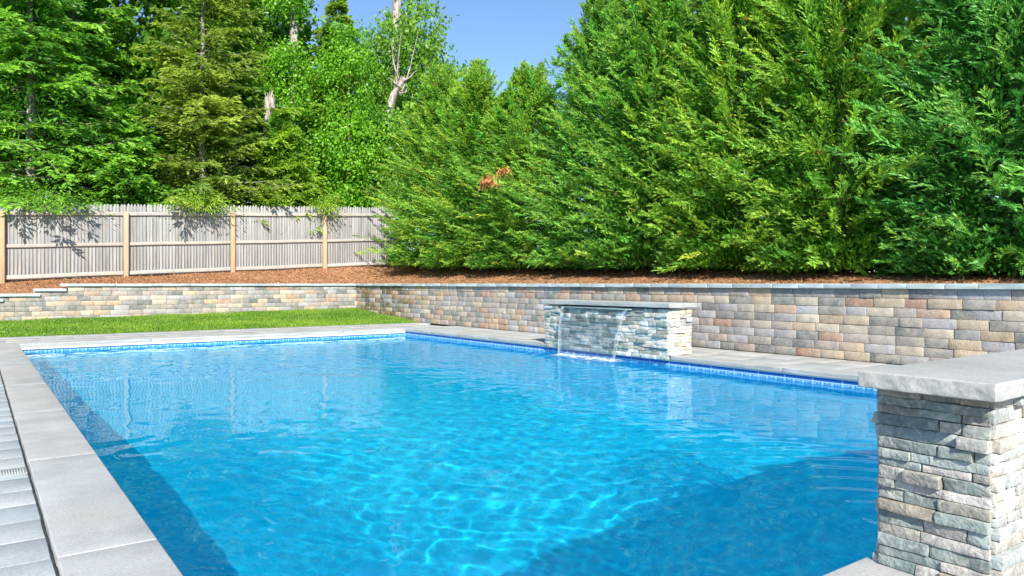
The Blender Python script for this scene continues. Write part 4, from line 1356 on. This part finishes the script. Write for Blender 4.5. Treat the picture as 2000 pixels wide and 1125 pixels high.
# F: background wood
bgm = leaf_cloud('crown', 97, blob_centres(98, [(0, 0, 2.2, 2.2), (0.8, 0, 4.2, 2.2), (-0.8, 0, 5.2, 2.0), (0.3, 0, 6.8, 1.9), (-0.3, 0, 8.3, 1.5)], 620), 26, 0.22, (0.06, 0.17, 0.016), (0.15, 0.33, 0.03), M['leaf'], 0.32, 0.4)
bgt = trunk_mesh('trunk', 99, 8.5, 0.22, 0.03, M['bark_dark'], limbs=26, limb_len=2.6, zlo=0.15)
G_BG = 'background trees behind the spruces'
for i, (x, y, rz, sc, lab) in enumerate([(-3.5, 27.0, 0.4, 1.1, 'dark broadleaf tree filling the gap at the far left behind the spruces'),
                                  (0.8, 27.0, 1.3, 1.3, 'dark broadleaf tree behind the big lush spruce'),
                                  (4.9, 26.0, 2.2, 1.25, 'dark broadleaf tree behind the thin olive spruce'),
                                  (8.6, 27.2, 3.1, 1.15, 'dark broadleaf tree behind the vine covered trunk'),
                                  (12.4, 27.5, 4.0, 1.0, 'dark broadleaf tree behind the leaning dead trunk'),
                                  (19.5, 16.5, 5.0, 0.92, 'broadleaf tree showing its top over the hedge right of the sky gap'),
                                  (20.5, 12.0, 5.6, 0.95, 'broadleaf tree behind the tallest part of the hedge'),
                                  (15.6, 6.2, 0.9, 0.85, 'broadleaf tree behind the dark gap in the hedge'),
                                  (15.0, 2.6, 2.0, 0.85, 'broadleaf tree behind the blue green cypresses at the right')]):
    tr = tree('broadleaf_tree', lab, 'tree', (x, y, 1.0), rz, sc, G_BG)
    link('crown', bgm, tr).color = (1, 1, 1, 1)
    link('trunk', bgt, tr)

# ------------------------------------------------------------------ grass and mulch chips
g = np.random.default_rng(5)
n = 90000
X = g.uniform(-2.5, WX - 0.02, n); Y = GY - 0.025 + (WY - GY + 0.005) * g.random(n)
base = np.stack([X, Y, lawn_z(X, Y) - 0.004], -1)
d = unit(np.stack([g.normal(0, 0.45, n), g.normal(0, 0.45, n), np.ones(n)], -1))
sdv = unit(np.cross(d, g.normal(0, 1, (n, 3))))
L = g.uniform(0.03, 0.065, n) * (1 + 0.3 * vnoise(np.stack([X * 1.5, Y * 1.5, 0 * X], -1), 2))
V, F = rhombs(base, d, sdv, L, g.uniform(0.008, 0.014, n))
tone = np.clip(0.5 + 0.45 * vnoise(np.stack([X * 0.9, Y * 1.6, 0 * X], -1), 4) + 0.25 * vnoise(np.stack([X * 4, Y * 4, 0 * X], -1), 9) + g.normal(0, 0.22, n), 0, 1)[:, None]
col = np.array((0.09, 0.22, 0.015)) * (1 - tone) + np.array((0.24, 0.40, 0.035)) * tone
dry = g.random(n) < 0.05
col[dry] = np.array((0.42, 0.40, 0.14)) * g.uniform(0.6, 1.1, (dry.sum(), 1))
gs = link('grass', npmesh('grass', V, F, M['foliage'], False, np.repeat(col, 4, 0)))
tag(gs, 'short bright green lawn grass between the deck and the wall', 'grass', kind='stuff')

n = 52000
h_ = n // 2
X = np.concatenate([g.uniform(-1.5, 11, h_), g.uniform(WX + 0.12, 11.0, n - h_)])
Y = np.concatenate([g.uniform(WY + 0.12, FY + 0.1, h_), g.uniform(1.0, WY + 0.2, n - h_)])
P = np.stack([X, Y, bed_z(X, Y) + g.uniform(0.0, 0.012, n)], -1)
d = unit(np.stack([g.normal(0, 1, n), g.normal(0, 1, n), g.normal(0.05, 0.25, n)], -1))
sdv = unit(np.cross(d, unit(np.array([0, 0, 1.0]) + g.normal(0, 0.45, (n, 3)))))
V, F = rhombs(P, d, sdv, g.uniform(0.03, 0.08, n), g.uniform(0.010, 0.024, n))
tone = g.random((n, 1)) ** 1.3
col = np.array((0.19, 0.085, 0.04)) * (1 - tone) + np.array((0.70, 0.41, 0.23)) * tone
mc = link('mulch_chips', npmesh('mulch_chips', V, F, M['foliage'], False, np.repeat(col, 4, 0)))
tag(mc, 'brown shredded bark mulch covering the bed below fence and hedge', 'mulch', kind='stuff')
